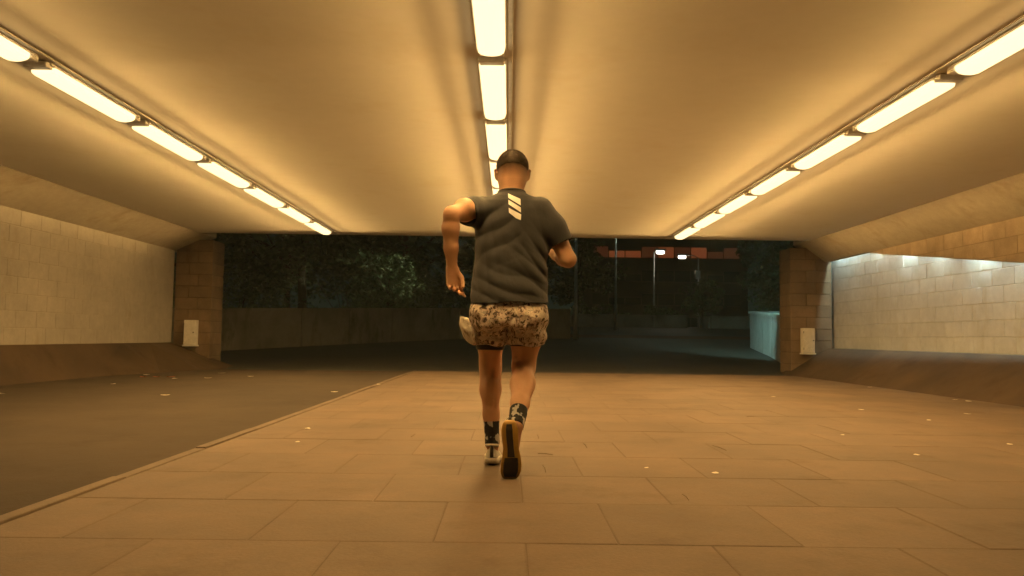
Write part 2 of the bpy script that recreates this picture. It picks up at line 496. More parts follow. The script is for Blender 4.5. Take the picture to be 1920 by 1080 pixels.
def ceiling_light(x, y, label, group, dim=1.0):
    t = tag(empty('ceiling_light', (x, y, CEIL-0.004)), label, 'light', group)
    link('housing', hmesh, t)
    link('diffuser', dmesh, t, (0, 0, -0.0215))
    for s in (-1, 1): link('end_cap', emesh, t, (0, s*0.652, -0.002))
    # the diffuser shines downwards; narrow side beams are added to brighten the ceiling
    for lx, lz, tilt, wd, ln_, spr, share in ((0, -0.088, 0, 0.16, 1.16, 180, 0.76), (-0.104, -0.100, -95.5, 0.04, PER, 30, 0.084), (0.104, -0.100, 95.5, 0.04, PER, 30, 0.0840001),
                                              (-0.102, -0.098, -112, 0.05, PER, 64, 0.021), (0.102, -0.098, 112, 0.05, PER, 64, 0.0210001)):
        key = (share, dim if share < 0.5 else 1.0)
        if key not in tube:
            ld = bpy.data.lights.new('tube_and_fill_light', 'AREA'); ld.shape = 'RECTANGLE'; ld.size = wd; ld.size_y = ln_
            ld.energy = LAMP_W*share*key[1]; ld.color = WARM; ld.spread = R(spr); tube[key] = ld
        link('tube_and_fill_light', tube[key], t, (lx, 0, lz), (0, R(-tilt), 0))
PER = 1.47
tube = {}
ordn = ['first', 'second', 'third', 'fourth', 'fifth', 'sixth', 'seventh', 'eighth', 'ninth']
for rowname, rx, ysh, n in (('left', -3.39, 0.0, 7), ('middle', -0.14, -0.22, 8), ('right', 3.13, 0.0, 7)):
    for i in range(n):
        yc = 13.33 - PER*i + ysh
        ceiling_light(rx, yc, 'glowing ceiling light, %s from the far opening in the %s row' % (ordn[i], rowname), 'lights of the %s ceiling row' % rowname, (1, 1, 1, 1, 0.95, 0.8, 0.6, 0.4)[i])
    off = -0.135 if rx > 1 else 0.135
    if rowname == 'middle': off = 0.128
    m = MB(); m.cbox(-0.014, 0.014, YN+0.1, YF-0.15, -0.011, 0.0, 0.003)
    k = m.build('cable_trunking', M['trunking'], None, loc=(rx+off, 0, CEIL-0.003))
    tag(k, 'thin cable trunking running along the %s row of ceiling lights' % rowname, 'trunking')

# ------------------------------------------------------------------ outside, beyond the opening
def wall_line(pts, hgt, th, mat, label, cap=0.06, seg=2.2, base=None):
    """low wall along a polyline on the ramp, in separate panels with joints and a coping"""
    P = [Vector((x, y)) for x, y in pts]
    t = tag(empty('retaining_wall', (P[0].x, P[0].y, ramp_z(P[0].y))), label, 'wall')
    o0 = Vector((P[0].x, P[0].y, ramp_z(P[0].y)))
    acc = []
    for i in range(len(P)-1):
        L = (P[i+1]-P[i]).length; n = max(1, int(round(L/seg)))
        for k in range(n): acc.append((P[i].lerp(P[i+1], k/n), P[i].lerp(P[i+1], (k+1)/n)))
    for a, b in acc:
        d = (b-a).normalized(); nrm = Vector((-d.y, d.x))
        a2 = a + d*0.015; b2 = b - d*0.015
        def ring(q, z0, z1, t0, t1):
            z = ramp_z(q.y)
            return [Vector((q.x+nrm.x*t0, q.y+nrm.y*t0, z+z0))-o0, Vector((q.x+nrm.x*t1, q.y+nrm.y*t1, z+z0))-o0,
                    Vector((q.x+nrm.x*t1, q.y+nrm.y*t1, z+z1))-o0, Vector((q.x+nrm.x*t0, q.y+nrm.y*t0, z+z1))-o0]
        m = MB(); m.loft([ring(a2, -0.3, hgt-cap, 0, th), ring(b2, -0.3, hgt-cap, 0, th)])
        pn = m.build('panel', mat, t)
        m = MB(); m.loft([ring(a2, hgt-cap, hgt, -0.04, th+0.04), ring(b2, hgt-cap, hgt, -0.04, th+0.04)])
        m.build('coping', mat, pn)
    return t
wall_line([(-12.5, 16.2), (-9.6, 17.2), (-7.5, 19.0), (-5.83, 21.4), (-3.7, 24.1), (-1.7, 26.4), (0.5, 27.5), (2.25, 27.6)], 1.08, 0.25, M['outwall'],
          'curving grey concrete retaining wall outside beyond the left opening')
wall_line([(6.5, 17.3), (6.74, 18.3), (7.1, 20.0), (7.45, 22.0), (7.75, 23.6), (8.1, 24.4), (8.9, 25.0), (10.5, 25.4)], 1.13, 0.25, M['tealwall'],
          'curved pale wall lit teal outside beside the right pillar', 0.08, 1.3)
for x0, x1, lab in ((3.45, 7.45, 'long low concrete planter wall outside, between the two poles'),
                    (7.65, 9.35, 'short low concrete planter wall outside beneath the lit street lamps'),
                    (10.65, 12.6, 'low concrete planter wall outside nearest the teal wall')):
    t = tag(empty('planter', ((x0+x1)/2, 40.0, ramp_z(40))), lab, 'planter')
    wd = (x1-x0)/2
    m = MB(); m.box(-wd, wd, 0, 0.25, -0.1, 0.60); m.build('front_panel', M['outwall'], t)
    m = MB(); m.box(-wd, wd, 1.75, 2.0, -0.1, 0.60); m.build('rear_panel', M['outwall'], t)
    for s in (-1, 1):
        m = MB(); m.box(s*wd-0.12, s*wd+0.12, 0.252, 1.748, -0.1, 0.598); m.build('side_panel', M['outwall'], t)
    m = MB(); m.cbox(-wd-0.03, wd+0.03, -0.03, 2.03, 0.602, 0.68, 0.01); m.build('coping', M['outwall'], t)

# band of red pavers across the plaza
band = MB(); band.add([(-3, 28.6, ramp_z(28.6)+0.002), (14, 28.6, ramp_z(28.6)+0.002), (14, 31.0, ramp_z(31)+0.002), (-3, 31.0, ramp_z(31)+0.002)], [(0, 1, 2, 3)])
tag(band.build('paving_band', M['redbrick']), kind='structure')

# ---- street lamps
def street_lamp(x, y, hgt, arm, label, lit=True, sign=False, power=60.0, col=(1.0, 0.92, 0.75), r=0.06, glow='lamp_glow', band=False, aim=None, spot=160):
    z = ramp_z(y)
    t = tag(empty('street_lamp', (x, y, z)), label, 'street lamp')
    m = MB(); m.tube([(0, 0, -0.1), (0, 0, 1.2), (0, 0, 1.25), (0, 0, hgt)], [r*1.5, r*1.5, r, r*0.6], 10); m.build('pole', M['pole'], t, True)
    m = MB(); m.tube([(0, 0, hgt-0.05), (arm*0.3, 0, hgt+0.12), (arm, 0, hgt+0.15)], [r*0.6, r*0.5, r*0.45], 8); m.build('arm', M['pole'], t, True)
    sg = 1 if arm > 0 else -1
    m = MB(); m.cbox(arm-0.30, arm+0.34, -0.16, 0.16, hgt+0.10, hgt+0.22, 0.03); hd = m.build('lamp_head', M['pole'], t)
    m = MB(); m.cbox(arm-0.24, arm+0.24, -0.15, 0.15, hgt-0.09, hgt+0.098, 0.085); m.build('lamp_glass', M[glow] if lit else M['sign'], hd)
    if sign:
        m = MB(); m.cbox(-0.20, 0.10, -0.12, -0.07, hgt-1.35, hgt-0.85, 0.01); m.build('sign_plate', M['sign'], t)
        m = MB(); m.cbox(-0.05, 0.05, -0.10, -0.06, hgt-3.2, hgt-2.9, 0.01); m.build('sticker', M['sign'], t)
    if lit:
        ld = bpy.data.lights.new('street_light', 'SPOT'); ld.energy = power; ld.color = col; ld.spot_size = R(spot); ld.spot_blend = 0.6
        ld.shadow_soft_size = 0.12
        lo = link('street_light', ld, t, (arm+sg*0.3, 0, hgt-0.30), (0, 0, 0))
        if aim: lo.rotation_euler = (Vector(aim)-Vector((x+arm+sg*0.3, y, z+hgt-0.30))).to_track_quat('-Z', 'Y').to_euler()
    return t
def px(x, y, d):
    """point at distance d on the photograph's ray (1920x1080 pixels), used to size far things"""
    return (x-955.0)/1425.0*d, CAMZ + (631.0+(x-955)*0.013-y)/1425.0*d
street_lamp(2.36, 26.9, 5.6, -1.2, 'nearest street lamp pole outside, close behind the runner', True, False, 1100, (0.85, 1.0, 0.62), 0.06, 'cold_glow', False, (-4.5, 29.2, 3.0), 30)
street_lamp(px(1155, 0, 36)[0], 36.0, 6.2, 1.0, 'slim street lamp pole second from the runner, its head out of sight', True, False, 50, (0.85, 1.0, 0.8), 0.055, 'cold_glow')
street_lamp(px(1227, 0, 45)[0], 45.0, px(1238, 471, 45)[1]-ramp_z(45)-0.02, 0.38, 'street lamp outside with the left of the two bright heads', True, False, 30, (1.0, 0.9, 0.7), 0.06)
street_lamp(px(1311, 0, 48)[0], 48.0, px(1280, 480, 48)[1]-ramp_z(48)-0.02, -1.04, 'street lamp outside with pale sign plate and right bright head', True, True, 45, (1.0, 0.9, 0.7), 0.06)
street_lamp(6.95, 17.4, 4.3, -1.9, 'street lamp hidden behind the right pillar that lights the teal wall', True, False, 850, COLD, 0.06, 'cold_glow', False, (7.9, 22.0, 1.2), 75)

# ---- far building with reddish lit loggias
bx, by, bz = 19.0, 92.0, ramp_z(92)
bld = tag(empty('apartment_building', (bx, by, bz)), 'dark far apartment building with reddish orange lit loggias', 'building')
m = MB(); m.box(-10, 10, 0, 12, -0.5, 15.5); wl_ = m.build('facade', M['facade'], bld)
m = MB(); m.box(-10.4, 10.4, -0.5, 12.4, 15.502, 15.9); m.build('roof', M['facade'], bld)
lit_z0, lit_z1 = px(1250, 482, 92)[1]-bz, px(1250, 459, 92)[1]-bz
for fl in range(5):
    z0 = 0.6 + fl*2.85
    if fl == 3: z0 = lit_z0
    if fl == 4: z0 = lit_z0+2.4
    for k in range(9):
        x0 = -8.9 + k*2.0
        hgt = 1.45
        lit = fl == 3
        mat = M['glass']
        if lit: mat = M['loggia'] if k in (1, 2, 4, 6) else M['loggia_dim']
        m = MB(); m.box(x0, x0+1.86, -0.06, 0.02, z0, z0+hgt*(0.55 if k in (1, 2, 7) else 0.9)); wn_ = m.build('window', mat, bld)
        m = MB(); m.box(x0-0.04, x0+1.90, -0.16, -0.062, z0-0.14, z0-0.002); m.build('sill', M['facade'], wn_)

# ---- trees and shrubs
def leaf_mesh(name, centers, n, size, mat, seed, flat=0.75):
    rr = random.Random(seed); vs = []; fs = []
    for (cx, cy, cz, rad) in centers:
        for _ in range(n):
            while True:
                a, b, c_ = rr.uniform(-1, 1), rr.uniform(-1, 1), rr.uniform(-1, 1)
                q = a*a+b*b+c_*c_
                if q <= 1 and q > rr.random()*0.5: break
            p_ = Vector((cx+a*rad, cy+b*rad, cz+c_*rad*flat))
            u = Vector((rr.gauss(0, 1), rr.gauss(0, 1), rr.gauss(0, 0.6))).normalized()
            w_ = u.cross(Vector((rr.gauss(0, 1), rr.gauss(0, 1), rr.gauss(0, 1)))).normalized()
            s_ = size*rr.uniform(0.6, 1.3); i0 = len(vs)
            vs += [tuple(p_-u*s_), tuple(p_+w_*s_*0.45), tuple(p_+u*s_), tuple(p_-w_*s_*0.45)]
            fs.append((i0, i0+1, i0+2, i0+3))
    m = bpy.data.meshes.new(name); m.from_pydata(vs, [], fs); m.materials.append(mat); return m
def make_tree_meshes(seed, hgt, crown_r, mat, n=90, clumps=34):
    rr = random.Random(seed)
    tr = MB(); th = hgt*0.42
    pts = [(0, 0, -0.3), (0.05, 0, th*0.4), (rr.uniform(-.1, .1), rr.uniform(-.1, .1), th), (rr.uniform(-.2, .2), 0, hgt*0.8)]
    tr.tube(pts, [0.20, 0.16, 0.13, 0.04], 8)
    cs = []
    for k in range(7):
        a = rr.uniform(0, 6.28); z0 = th*rr.uniform(0.7, 1.3); L = crown_r*rr.uniform(0.6, 0.95)
        e = (math.cos(a)*L, math.sin(a)*L, z0+hgt*rr.uniform(0.05, 0.35))
        tr.tube([(0, 0, z0), (e[0]*0.5, e[1]*0.5, z0+(e[2]-z0)*0.35), e], [0.08, 0.055, 0.02], 6)
        cs.append((e[0], e[1], e[2], crown_r*0.36))
    for k in range(clumps):
        a = rr.uniform(0, 6.28); q = math.sqrt(rr.random()); z = hgt*0.62+rr.uniform(-1, 1)*hgt*0.36
        f = math.sqrt(max(0.05, 1-((z-hgt*0.62)/(hgt*0.42))**2))
        cs.append((math.cos(a)*q*crown_r*f, math.sin(a)*q*crown_r*f, z, crown_r*rr.uniform(0.18, 0.34)))
    return tr.mesh('trunk', M['bark'], True), leaf_mesh('crown', cs, n, 0.13*crown_r/2, mat, seed)
tm = [make_tree_meshes(11, 7.0, 3.0, M['foliage']), make_tree_meshes(23, 6.0, 2.7, M['foliage2']), make_tree_meshes(37, 8.0, 3.2, M['foliage'])]
def tree(x, y, k, s, rz, label, z=None):
    t = tag(empty('tree', (x, y, ramp_z(y) if z is None else z), rz), label, 'tree', 'trees beyond the opening')
    t.scale = (s, s, s)
    link('trunk', tm[k][0], t); link('crown', tm[k][1], t)
for a in ((-13.0, 27, 0, 1.0, 0.3, 'dark tree outside at the far left of the opening'),
          (-10.2, 35, 2, 0.95, 3.3, 'dark tree outside standing behind the leftmost trees'),
          (-6.6, 36.5, 0, 0.9, 5.3, 'dark tree outside in the gap behind the retaining wall'),
          (-8.2, 30, 1, 1.1, 1.3, 'dark tree outside second from the left edge of the opening'),
          (-4.6, 33, 2, 1.05, 2.2, 'faintly lit tree outside left of the runner behind the retaining wall'),
          (-4.7, 29.3, 1, 0.50, 0.4, 'small lit green tree outside left of the runner, above the retaining wall'),
          (-0.6, 35, 0, 1.1, 4.0, 'dark tree outside directly behind the runner'),
          (4.2, 47, 1, 0.95, 0.9, 'dark tree outside right of the nearest lamp pole'),
          (10.4, 41.0, 1, 0.42, 5.1, 'small dark tree in the gap between the planter walls'),
          (17.0, 47, 2, 0.80, 2.9, 'dark tree outside right of the bright lamp heads'),
          (12.2, 31, 0, 0.85, 3.6, 'dark tree rising behind the teal wall by the right pillar')):
    tree(*a)
def shrub(x, y, rx, hgt, label, seed, mat='foliage2'):
    rr = random.Random(seed)
    t = tag(empty('shrub', (x, y, ramp_z(y))), label, 'shrub', 'shrubs beyond the opening')
    cs = [(rr.uniform(-rx, rx), rr.uniform(-.5, .5), hgt*rr.uniform(0.25, 0.85), hgt*rr.uniform(0.25, 0.45)) for _ in range(14)]
    link('crown', leaf_mesh('crown', cs, 90 if hgt < 2.5 else 170, 0.09 if hgt < 2.5 else 0.13, M[mat], seed), t)
    tr = MB()
    for k in range(5): tr.tube([(rr.uniform(-.2, .2), 0, -0.1), (rr.uniform(-rx, rx)*0.7, rr.uniform(-.3, .3), hgt*0.6)], [0.03, 0.01], 5)
    link('stem', tr.mesh('stem', M['bark']), t)
shrub(-4.0, 28.2, 1.7, 1.9, 'low shrub outside behind the retaining wall left of the runner', 5)
shrub(-8.8, 24.0, 2.0, 2.2, 'low shrub outside above the left end of the retaining wall', 6)
shrub(-6.9, 32.5, 2.3, 3.4, 'tall dark shrub outside between the tree trunks left of the lit tree', 15, 'foliage')
shrub(-1.6, 32.5, 2.2, 3.2, 'tall dark shrub outside between the lit tree and the runner', 16, 'foliage')
shrub(-11.5, 30.5, 2.3, 3.2, 'tall dark shrub outside next to the left pillar', 17, 'foliage')
shrub(13.6, 34.0, 2.4, 3.6, 'tall dark shrub outside above the teal wall', 18, 'foliage')
shrub(5.0, 41.2, 1.4, 1.3, 'low shrub growing in the long planter outside', 8)
shrub(8.4, 41.2, 0.8, 1.2, 'low shrub growing in the short planter outside', 9)

# ---- scattering volume added to lift the dark outside, like lens veil
HZ = MB(); HZ.box(-45, 45, -8, 125, -1.2, 18.5)
hz = HZ.build('veil_volume', None); tag(hz, kind='stuff')
hm_ = bpy.data.materials.new('lens_veil'); hm_.use_nodes = True
hn = hm_.node_tree.nodes; hn.clear()
ho = hn.new('ShaderNodeOutputMaterial'); hv = hn.new('ShaderNodeVolumePrincipled')
hv.inputs['Color'].default_value = (0.85, 1.0, 0.95, 1); hv.inputs['Density'].default_value = VEIL
hv.inputs['Anisotropy'].default_value = 0.25
hm_.node_tree.links.new(hv.outputs[0], ho.inputs['Volume'])
hz.data.materials.append(hm_)

# ------------------------------------------------------------------ litter on the floor
def leaf(x, y, z, s, mat, label, group, seed):
    rr = random.Random(seed); n = 7; vs = []; m = MB()
    for k in range(n):
        t = k/(n-1); wdt = 0.36*math.sin(math.pi*min(1, t*0.94+0.06))**0.8
        for q in (-1, 0, 1):
            vs.append(((t-0.5)*s, q*wdt*s, 0.003 + 0.05*s*(q*q*rr.uniform(0.3, 1.2)) + 0.05*s*(t-0.5)**2*4))
    fs = []
    for k in range(n-1):
        for q in (0, 1): fs.append((k*3+q, k*3+q+1, k*3+q+4, k*3+q+3))
    m.add(vs, fs)
    o = m.build('fallen_leaf', mat, None, True, (x, y, z), (0, 0, rr.uniform(0, 6.28)))
    tag(o, label, 'leaf', group)
def floor_at(x, y):
    hy = 631.0 + (x-955)*0.013
    d = CAMZ*1425.0/(y-hy)
    return (x-955.0)/1425.0*d, d
LV = [(15, 737, .07, 'p'), (220, 719, .08, 'p'), (281, 702, .10, 'p'), (275, 706, .13, 'r'), (300, 706, .12, 'r'), (327, 706, .12, 'r'), (334, 709, .11, 'p'),
      (318, 740, .09, 'p'), (396, 708, .10, 'p'), (421, 699, .13, 'p'), (475, 705, .09, 'p'), (583, 806, .065, 'p'), (566, 831, .04, 'p'), (632, 734, .09, 'p'), (714, 722, .08, 'p')]
LL = ['pale leaf on the grey path at the left edge of the picture', 'pale leaf by the left plinth, apart from the red leaves', 'pale leaf at the plinth edge above the red leaves', 'leftmost red leaf by the left plinth', 'middle red leaf by the left plinth', 'rightmost red leaf by the left plinth', 'pale leaf touching the rightmost red leaf', 'pale leaf on the open grey path below the red leaves', 'pale leaf on the grey path in front of the left pillar', 'large pale leaf at the far end of the left plinth', 'pale leaf on the far grey path right of the left pillar', 'pale leaf on the paving left of the runner, nearest the camera but one', 'tiny pale leaf on the paving left of the runner, nearest the camera', 'pale leaf on the far grey path beside the edging stones', 'pale leaf at the edging stones near the far end']
for i, (x, y, s, k) in enumerate(LV):
    X, Y = floor_at(x, y)
    on_path = X < -1.8
    leaf(X, Y, 0.003 if on_path else 0.017, s, M['leaf_pale' if k == 'p' else 'leaf_red'],
         LL[i],
         ('pale leaves on the grey path' if on_path else 'pale leaves on the paving left of the runner') if k == 'p' else 'red leaves near the left pillar', 100+i)
LV = [(1213, 880, .03), (1341, 890, .05), (1631, 727, .07), (1815, 754, .08), (1790, 751, .06), (1614, 770, .06), (1812, 778, .06), (1740, 790, .05), (1716, 856, .05), (1578, 818, .04), (1450, 745, .05), (1890, 836, .05)]
LR = ["small pale leaf on the foreground paving close to the runner's right foot", 'pale leaf on the foreground paving a step right of the runner', 'pale leaf at the far foot of the right plinth', 'nearer of two pale leaves at the foot of the right plinth', 'farther of two pale leaves at the foot of the right plinth', "pale leaf on the right paving below the white wall's far half", "pale leaf on the right paving below the white wall's near half", 'pale leaf on the right paving halfway between plinth and foreground', 'pale leaf on the foreground paving at the right, left of the rightmost leaf', 'tiny pale leaf in the middle of the right paving', 'tiny pale leaf far off on the paving below the teal wall', 'pale leaf on the paving nearest the right edge of the picture']
for i, (x, y, s) in enumerate(LV):
    X, Y = floor_at(x, y)
    leaf(X, Y, 0.017, s, M['leaf_pale'], LR[i], 'pale leaves on the paving right of the runner', 200+i)
TW = [(1012, 853, 1040, 856), (1020, 872, 1028, 892), (1095, 832, 1104, 845), (1336, 838, 1362, 848), (1280, 930, 1292, 942), (1400, 783, 1415, 783), (776, 822, 784, 816), (1010, 815, 1013, 828)]
TWL = ["dark twig lying level just right of the runner's raised foot", 'short dark twig below the level one right of the runner', 'small dark twig on the paving two steps right of the runner', 'thin dark twig in the middle of the right paving', 'dark twig nearest the camera, right of the runner', 'tiny dark twig far off on the right paving', 'tiny dark twig on the paving left of the runner', "short dark twig right of the runner's ankles"]
for i, (x0, y0, x1, y1) in enumerate(TW):
    a, b = floor_at(x0, y0), floor_at(x1, y1)
    c_ = Vector(((a[0]+b[0])/2, (a[1]+b[1])/2, 0.021))
    a = Vector((a[0], a[1], 0.021))-c_; b = Vector((b[0], b[1], 0.022))-c_
    s_ = min(1.0, 0.22/max(0.01, (b-a).length))
    a *= s_; b *= s_
    m = MB(); m.tube([a, a.lerp(b, 0.5)+Vector((0.004, 0.003, 0.002)), b], [0.0016, 0.0022, 0.0012], 5)
    o = m.build('twig', M['twig'], None, True, c_)
    tag(o, TWL[i], 'twig', 'dark twigs on the paving')

#PERSON#
# ------------------------------------------------------------------ the runner
PX, PY = 0.0, 3.85             # ground point below the pelvis

class Field:
    """distance field on a grid; parts are blended smoothly and meshed as one continuous surface"""
    def __init__(s, lo, hi, h):
        s.lo = np.array(lo, float); s.h = h
        s.n = np.ceil((np.array(hi)-s.lo)/h).astype(int)+1
        s.f = np.full(tuple(s.n), 0.08, np.float32)
        s.ax = [s.lo[i]+np.arange(s.n[i])*h for i in range(3)]
    def win(s, lo, hi, pad):
        sl = []
        for i in range(3):
            a = int(max(0, math.floor((lo[i]-pad-s.lo[i])/s.h))); b = int(min(s.n[i], math.ceil((hi[i]+pad-s.lo[i])/s.h)+1))
            sl.append(slice(a, max(a, b)))
        X, Y, Z = np.meshgrid(s.ax[0][sl[0]], s.ax[1][sl[1]], s.ax[2][sl[2]], indexing='ij', sparse=True)
        return tuple(sl), X, Y, Z
    def put(s, sl, d, k, op='add'):
        a = s.f[sl]; d = np.broadcast_to(d, a.shape).astype(np.float32)
        if op == 'sub': a, d = -a, d
        if k > 0:
            hh = np.clip(0.5+0.5*(d-a)/k, 0, 1); r_ = d*(1-hh)+a*hh-k*hh*(1-hh)
        else: r_ = np.minimum(a, d)
        s.f[sl] = -r_ if op == 'sub' else r_
    def cone(s, a, b, r1, r2, k=0.02, op='add', sq=None):
        """tapered limb from a to b; sq = (unit axis, factor) flattens it along that axis"""
        a = np.array(a, float); b = np.array(b, float); m = max(r1, r2)*(sq[1] if sq and sq[1] > 1 else 1)
        sl, X, Y, Z = s.win(np.minimum(a, b)-m, np.maximum(a, b)+m, 0.05)
        px_, py_, pz_ = X-a[0], Y-a[1], Z-a[2]; ba = b-a; L = max(1e-9, ba@ba)
        t = np.clip((px_*ba[0]+py_*ba[1]+pz_*ba[2])/L, 0, 1)
        dx, dy, dz = px_-t*ba[0], py_-t*ba[1], pz_-t*ba[2]
        if sq:
            ux = np.array(sq[0], float); ux /= np.linalg.norm(ux); q = dx*ux[0]+dy*ux[1]+dz*ux[2]; e = q/sq[1]-q
            dx, dy, dz = dx+e*ux[0], dy+e*ux[1], dz+e*ux[2]
        s.put(sl, np.sqrt(dx*dx+dy*dy+dz*dz)-(r1+(r2-r1)*t), k, op)
    def chain(s, pts, k=0.02, op='add'):
        for (a, ra), (b, rb) in zip(pts[:-1], pts[1:]): s.cone(a, b, ra, rb, k, op)
    def ell(s, c, r_, k=0.02, rot=None, op='add'):
        c = np.array(c, float); m = max(r_)
        sl, X, Y, Z = s.win(c-m, c+m, 0.05)
        P = [X-c[0], Y-c[1], Z-c[2]]
        if rot is not None:
            Q = np.array(rot.transposed()); P = [Q[i][0]*P[0]+Q[i][1]*P[1]+Q[i][2]*P[2] for i in range(3)]
        k0 = np.sqrt(sum((P[i]/r_[i])**2 for i in range(3))); k1 = np.sqrt(sum((P[i]/r_[i]**2)**2 for i in range(3)))+1e-6
        s.put(sl, k0*(k0-1)/k1, k, op)
    def loft(s, prof, k=0.02, p=2.4, op='add'):
        """stack of superellipses: (z, cx, cy, a, b)"""
        A = np.array(prof, float); z0, z1 = A[0, 0], A[-1, 0]
        m = A[:, 3].max()+abs(A[:, 1]).max(); mb = A[:, 4].max()+abs(A[:, 2]).max()
        sl, X, Y, Z = s.win((-m, -mb, z0), (m, mb, z1), 0.05)
        g_ = lambda i: np.interp(Z, A[:, 0], A[:, i])
        a, b = g_(3), g_(4)
        q = (np.abs((X-g_(1))/a)**p+np.abs((Y-g_(2))/b)**p)**(1/p)
        d = (q-1)*np.minimum(a, b)
        s.put(sl, np.maximum(d, np.maximum(z0-Z, Z-z1)), k, op)
    def displace(s, fn):
        X, Y, Z = np.meshgrid(*s.ax, indexing='ij', sparse=True)
        s.f = s.f + np.broadcast_to(fn(X, Y, Z), s.f.shape).astype(np.float32)
    def mesh(s, name, mat, smooth=2):
        f = s.f; n = f.shape
        neg = f < 0
        cs = [(i, j, k) for i in (0, 1) for j in (0, 1) for k in (0, 1)]
        sub = lambda A, c_: A[c_[0]:n[0]-1+c_[0], c_[1]:n[1]-1+c_[1], c_[2]:n[2]-1+c_[2]]
        cnt = sum(sub(neg, c_).astype(np.int8) for c_ in cs)
        act = (cnt > 0) & (cnt < 8)
        idx = np.argwhere(act)
        acc = np.zeros((len(idx), 3)); num = np.zeros(len(idx))
        for c1 in cs:
            for ax in range(3):
                if c1[ax]: continue
                c2 = list(c1); c2[ax] = 1
                v1 = f[tuple((idx+c1).T)].astype(float); v2 = f[tuple((idx+c2).T)].astype(float)
                cr = (v1 < 0) != (v2 < 0)
                t = np.where(cr, v1/np.where(cr, v1-v2, 1), 0)
                p_ = np.tile(np.array(c1, float), (len(idx), 1)); p_[:, ax] += t
                acc += p_*cr[:, None]; num += cr
        V = s.lo+(idx+acc/num[:, None])*s.h
        ids = np.full(act.shape, -1, np.int64); ids[act] = np.arange(len(idx))
        F = []
        for ax in range(3):
            u, w_ = (ax+1) % 3, (ax+2) % 3
            sa = [slice(1, -1)]*3; sb = [slice(1, -1)]*3
            sa[ax] = slice(0, n[ax]-1); sb[ax] = slice(1, n[ax])
            A, B = neg[tuple(sa)], neg[tuple(sb)]
            for flip, msk in ((False, A & ~B), (True, ~A & B)):
                e = np.argwhere(msk)
                if len(e) == 0: continue
                off = np.ones(3, int); off[ax] = 0; e = e+off
                q = []
                for du, dw in ((0, 0), (-1, 0), (-1, -1), (0, -1)):
                    c_ = e.copy(); c_[:, u] += du; c_[:, w_] += dw
                    q.append(ids[tuple(c_.T)])
                q = np.stack(q, 1)
                q = q[(q >= 0).all(1)]
                F.append(q[:, ::-1] if flip else q)
        F = np.concatenate(F)
        me = bpy.data.meshes.new(name)
        # light smoothing along the quads' edges
        E = np.concatenate([F[:, [0, 1]], F[:, [1, 2]], F[:, [2, 3]], F[:, [3, 0]]])
        for _ in range(smooth):
            S = np.zeros_like(V); c_ = np.zeros(len(V))
            for a, b in ((0, 1), (1, 0)):
                np.add.at(S, E[:, a], V[E[:, b]]); np.add.at(c_, E[:, a], 1)
            V = V*0.5+0.5*S/np.maximum(c_, 1)[:, None]
        me.from_pydata([tuple(v) for v in V.tolist()], [], [tuple(q) for q in F.tolist()])
        bm = bmesh.new(); bm.from_mesh(me); bmesh.ops.recalc_face_normals(bm, faces=bm.faces); bm.to_mesh(me); bm.free()
        me.polygons.foreach_set('use_smooth', [True]*len(me.polygons))
        me.materials.append(mat); me.update()
        return me

# ---- materials of the runner
t = NT('runner_skin')
v = t.coord('Object')
n1 = t.noise(v, 9, 4); n2 = t.noise(v, 160, 3)
skin = t.ramp(n1, [(0.3, (0.60, 0.335, 0.195)), (0.7, (0.70, 0.41, 0.25))])
sep = t.node('ShaderNodeSeparateXYZ'); t.l.new(v, sep.inputs[0])
zz = sep.outputs['Z']
stub = t.math('MULTIPLY', t.math('MULTIPLY', t.ramp(zz, [(0.0, (0, 0, 0)), (1.0, (1, 1, 1))]), 1.0), 1.0)
mr = t.node('ShaderNodeMapRange'); mr.inputs['From Min'].default_value = 1.505; mr.inputs['From Max'].default_value = 1.588
t.l.new(zz, mr.inputs['Value'])
fade = t.math('MULTIPLY', mr.outputs[0], t.math('ADD', t.math('MULTIPLY', n2, 0.5), 0.72))
t.color(t.mix(fade, skin, (0.055, 0.032, 0.02)))
t.rough(t.math('ADD', t.math('MULTIPLY', n1, 0.3), 0.42)); t.bump(t.math('ADD', n2, t.math('MULTIPLY', t.noise(v, 22, 3), 2.0)), 0.22, 0.004)
t.b.inputs['Subsurface Weight'].default_value = 0.08
t.b.inputs['Subsurface Radius'].default_value = (0.02, 0.008, 0.004)
M['skin'] = t.m

t = NT('cropped_hair'); v = t.coord('Object')
n1 = t.noise(v, 220, 3); n2 = t.noise(v, 25, 4)
t.color(t.ramp(n1, [(0.3, (0.045, 0.030, 0.019)), (0.75, (0.15, 0.10, 0.062))])).rough(0.55)
t.bump(t.math('ADD', n1, n2), 0.7, 0.004)
M['hair'] = t.m

def cloth(name, col, weave=900, rough=0.85):
    t = NT(name); v = t.coord('Object')
    n1 = t.noise(v, 5, 5); n2 = t.noise(v, weave, 2); n3 = t.noise(t.coord('Object', (1, 1, 0.5)), 26, 5)
    t.color(t.mix(0.4, t.ramp(n1, [(0.3, [x*0.85 for x in col]), (0.7, [x*1.15 for x in col])]),
                  t.ramp(n2, [(0.3, (0.6, 0.6, 0.6)), (0.7, (1.1, 1.1, 1.1))]), 'MULTIPLY')).rough(rough)
    t.bump(t.math('ADD', n3, t.math('MULTIPLY', n2, 0.15)), 0.4, 0.008)
    t.b.inputs['Sheen Weight'].default_value = 0.15
    return t.m
M['shirt'] = cloth('charcoal_shirt', (0.043, 0.045, 0.050))
M['liner'] = cloth('black_liner', (0.022, 0.020, 0.019))
M['collar'] = cloth('dark_collar', (0.050, 0.045, 0.042))
M['emblem'] = plain('reflective_print', (0.92, 0.91, 0.88), 0.5)

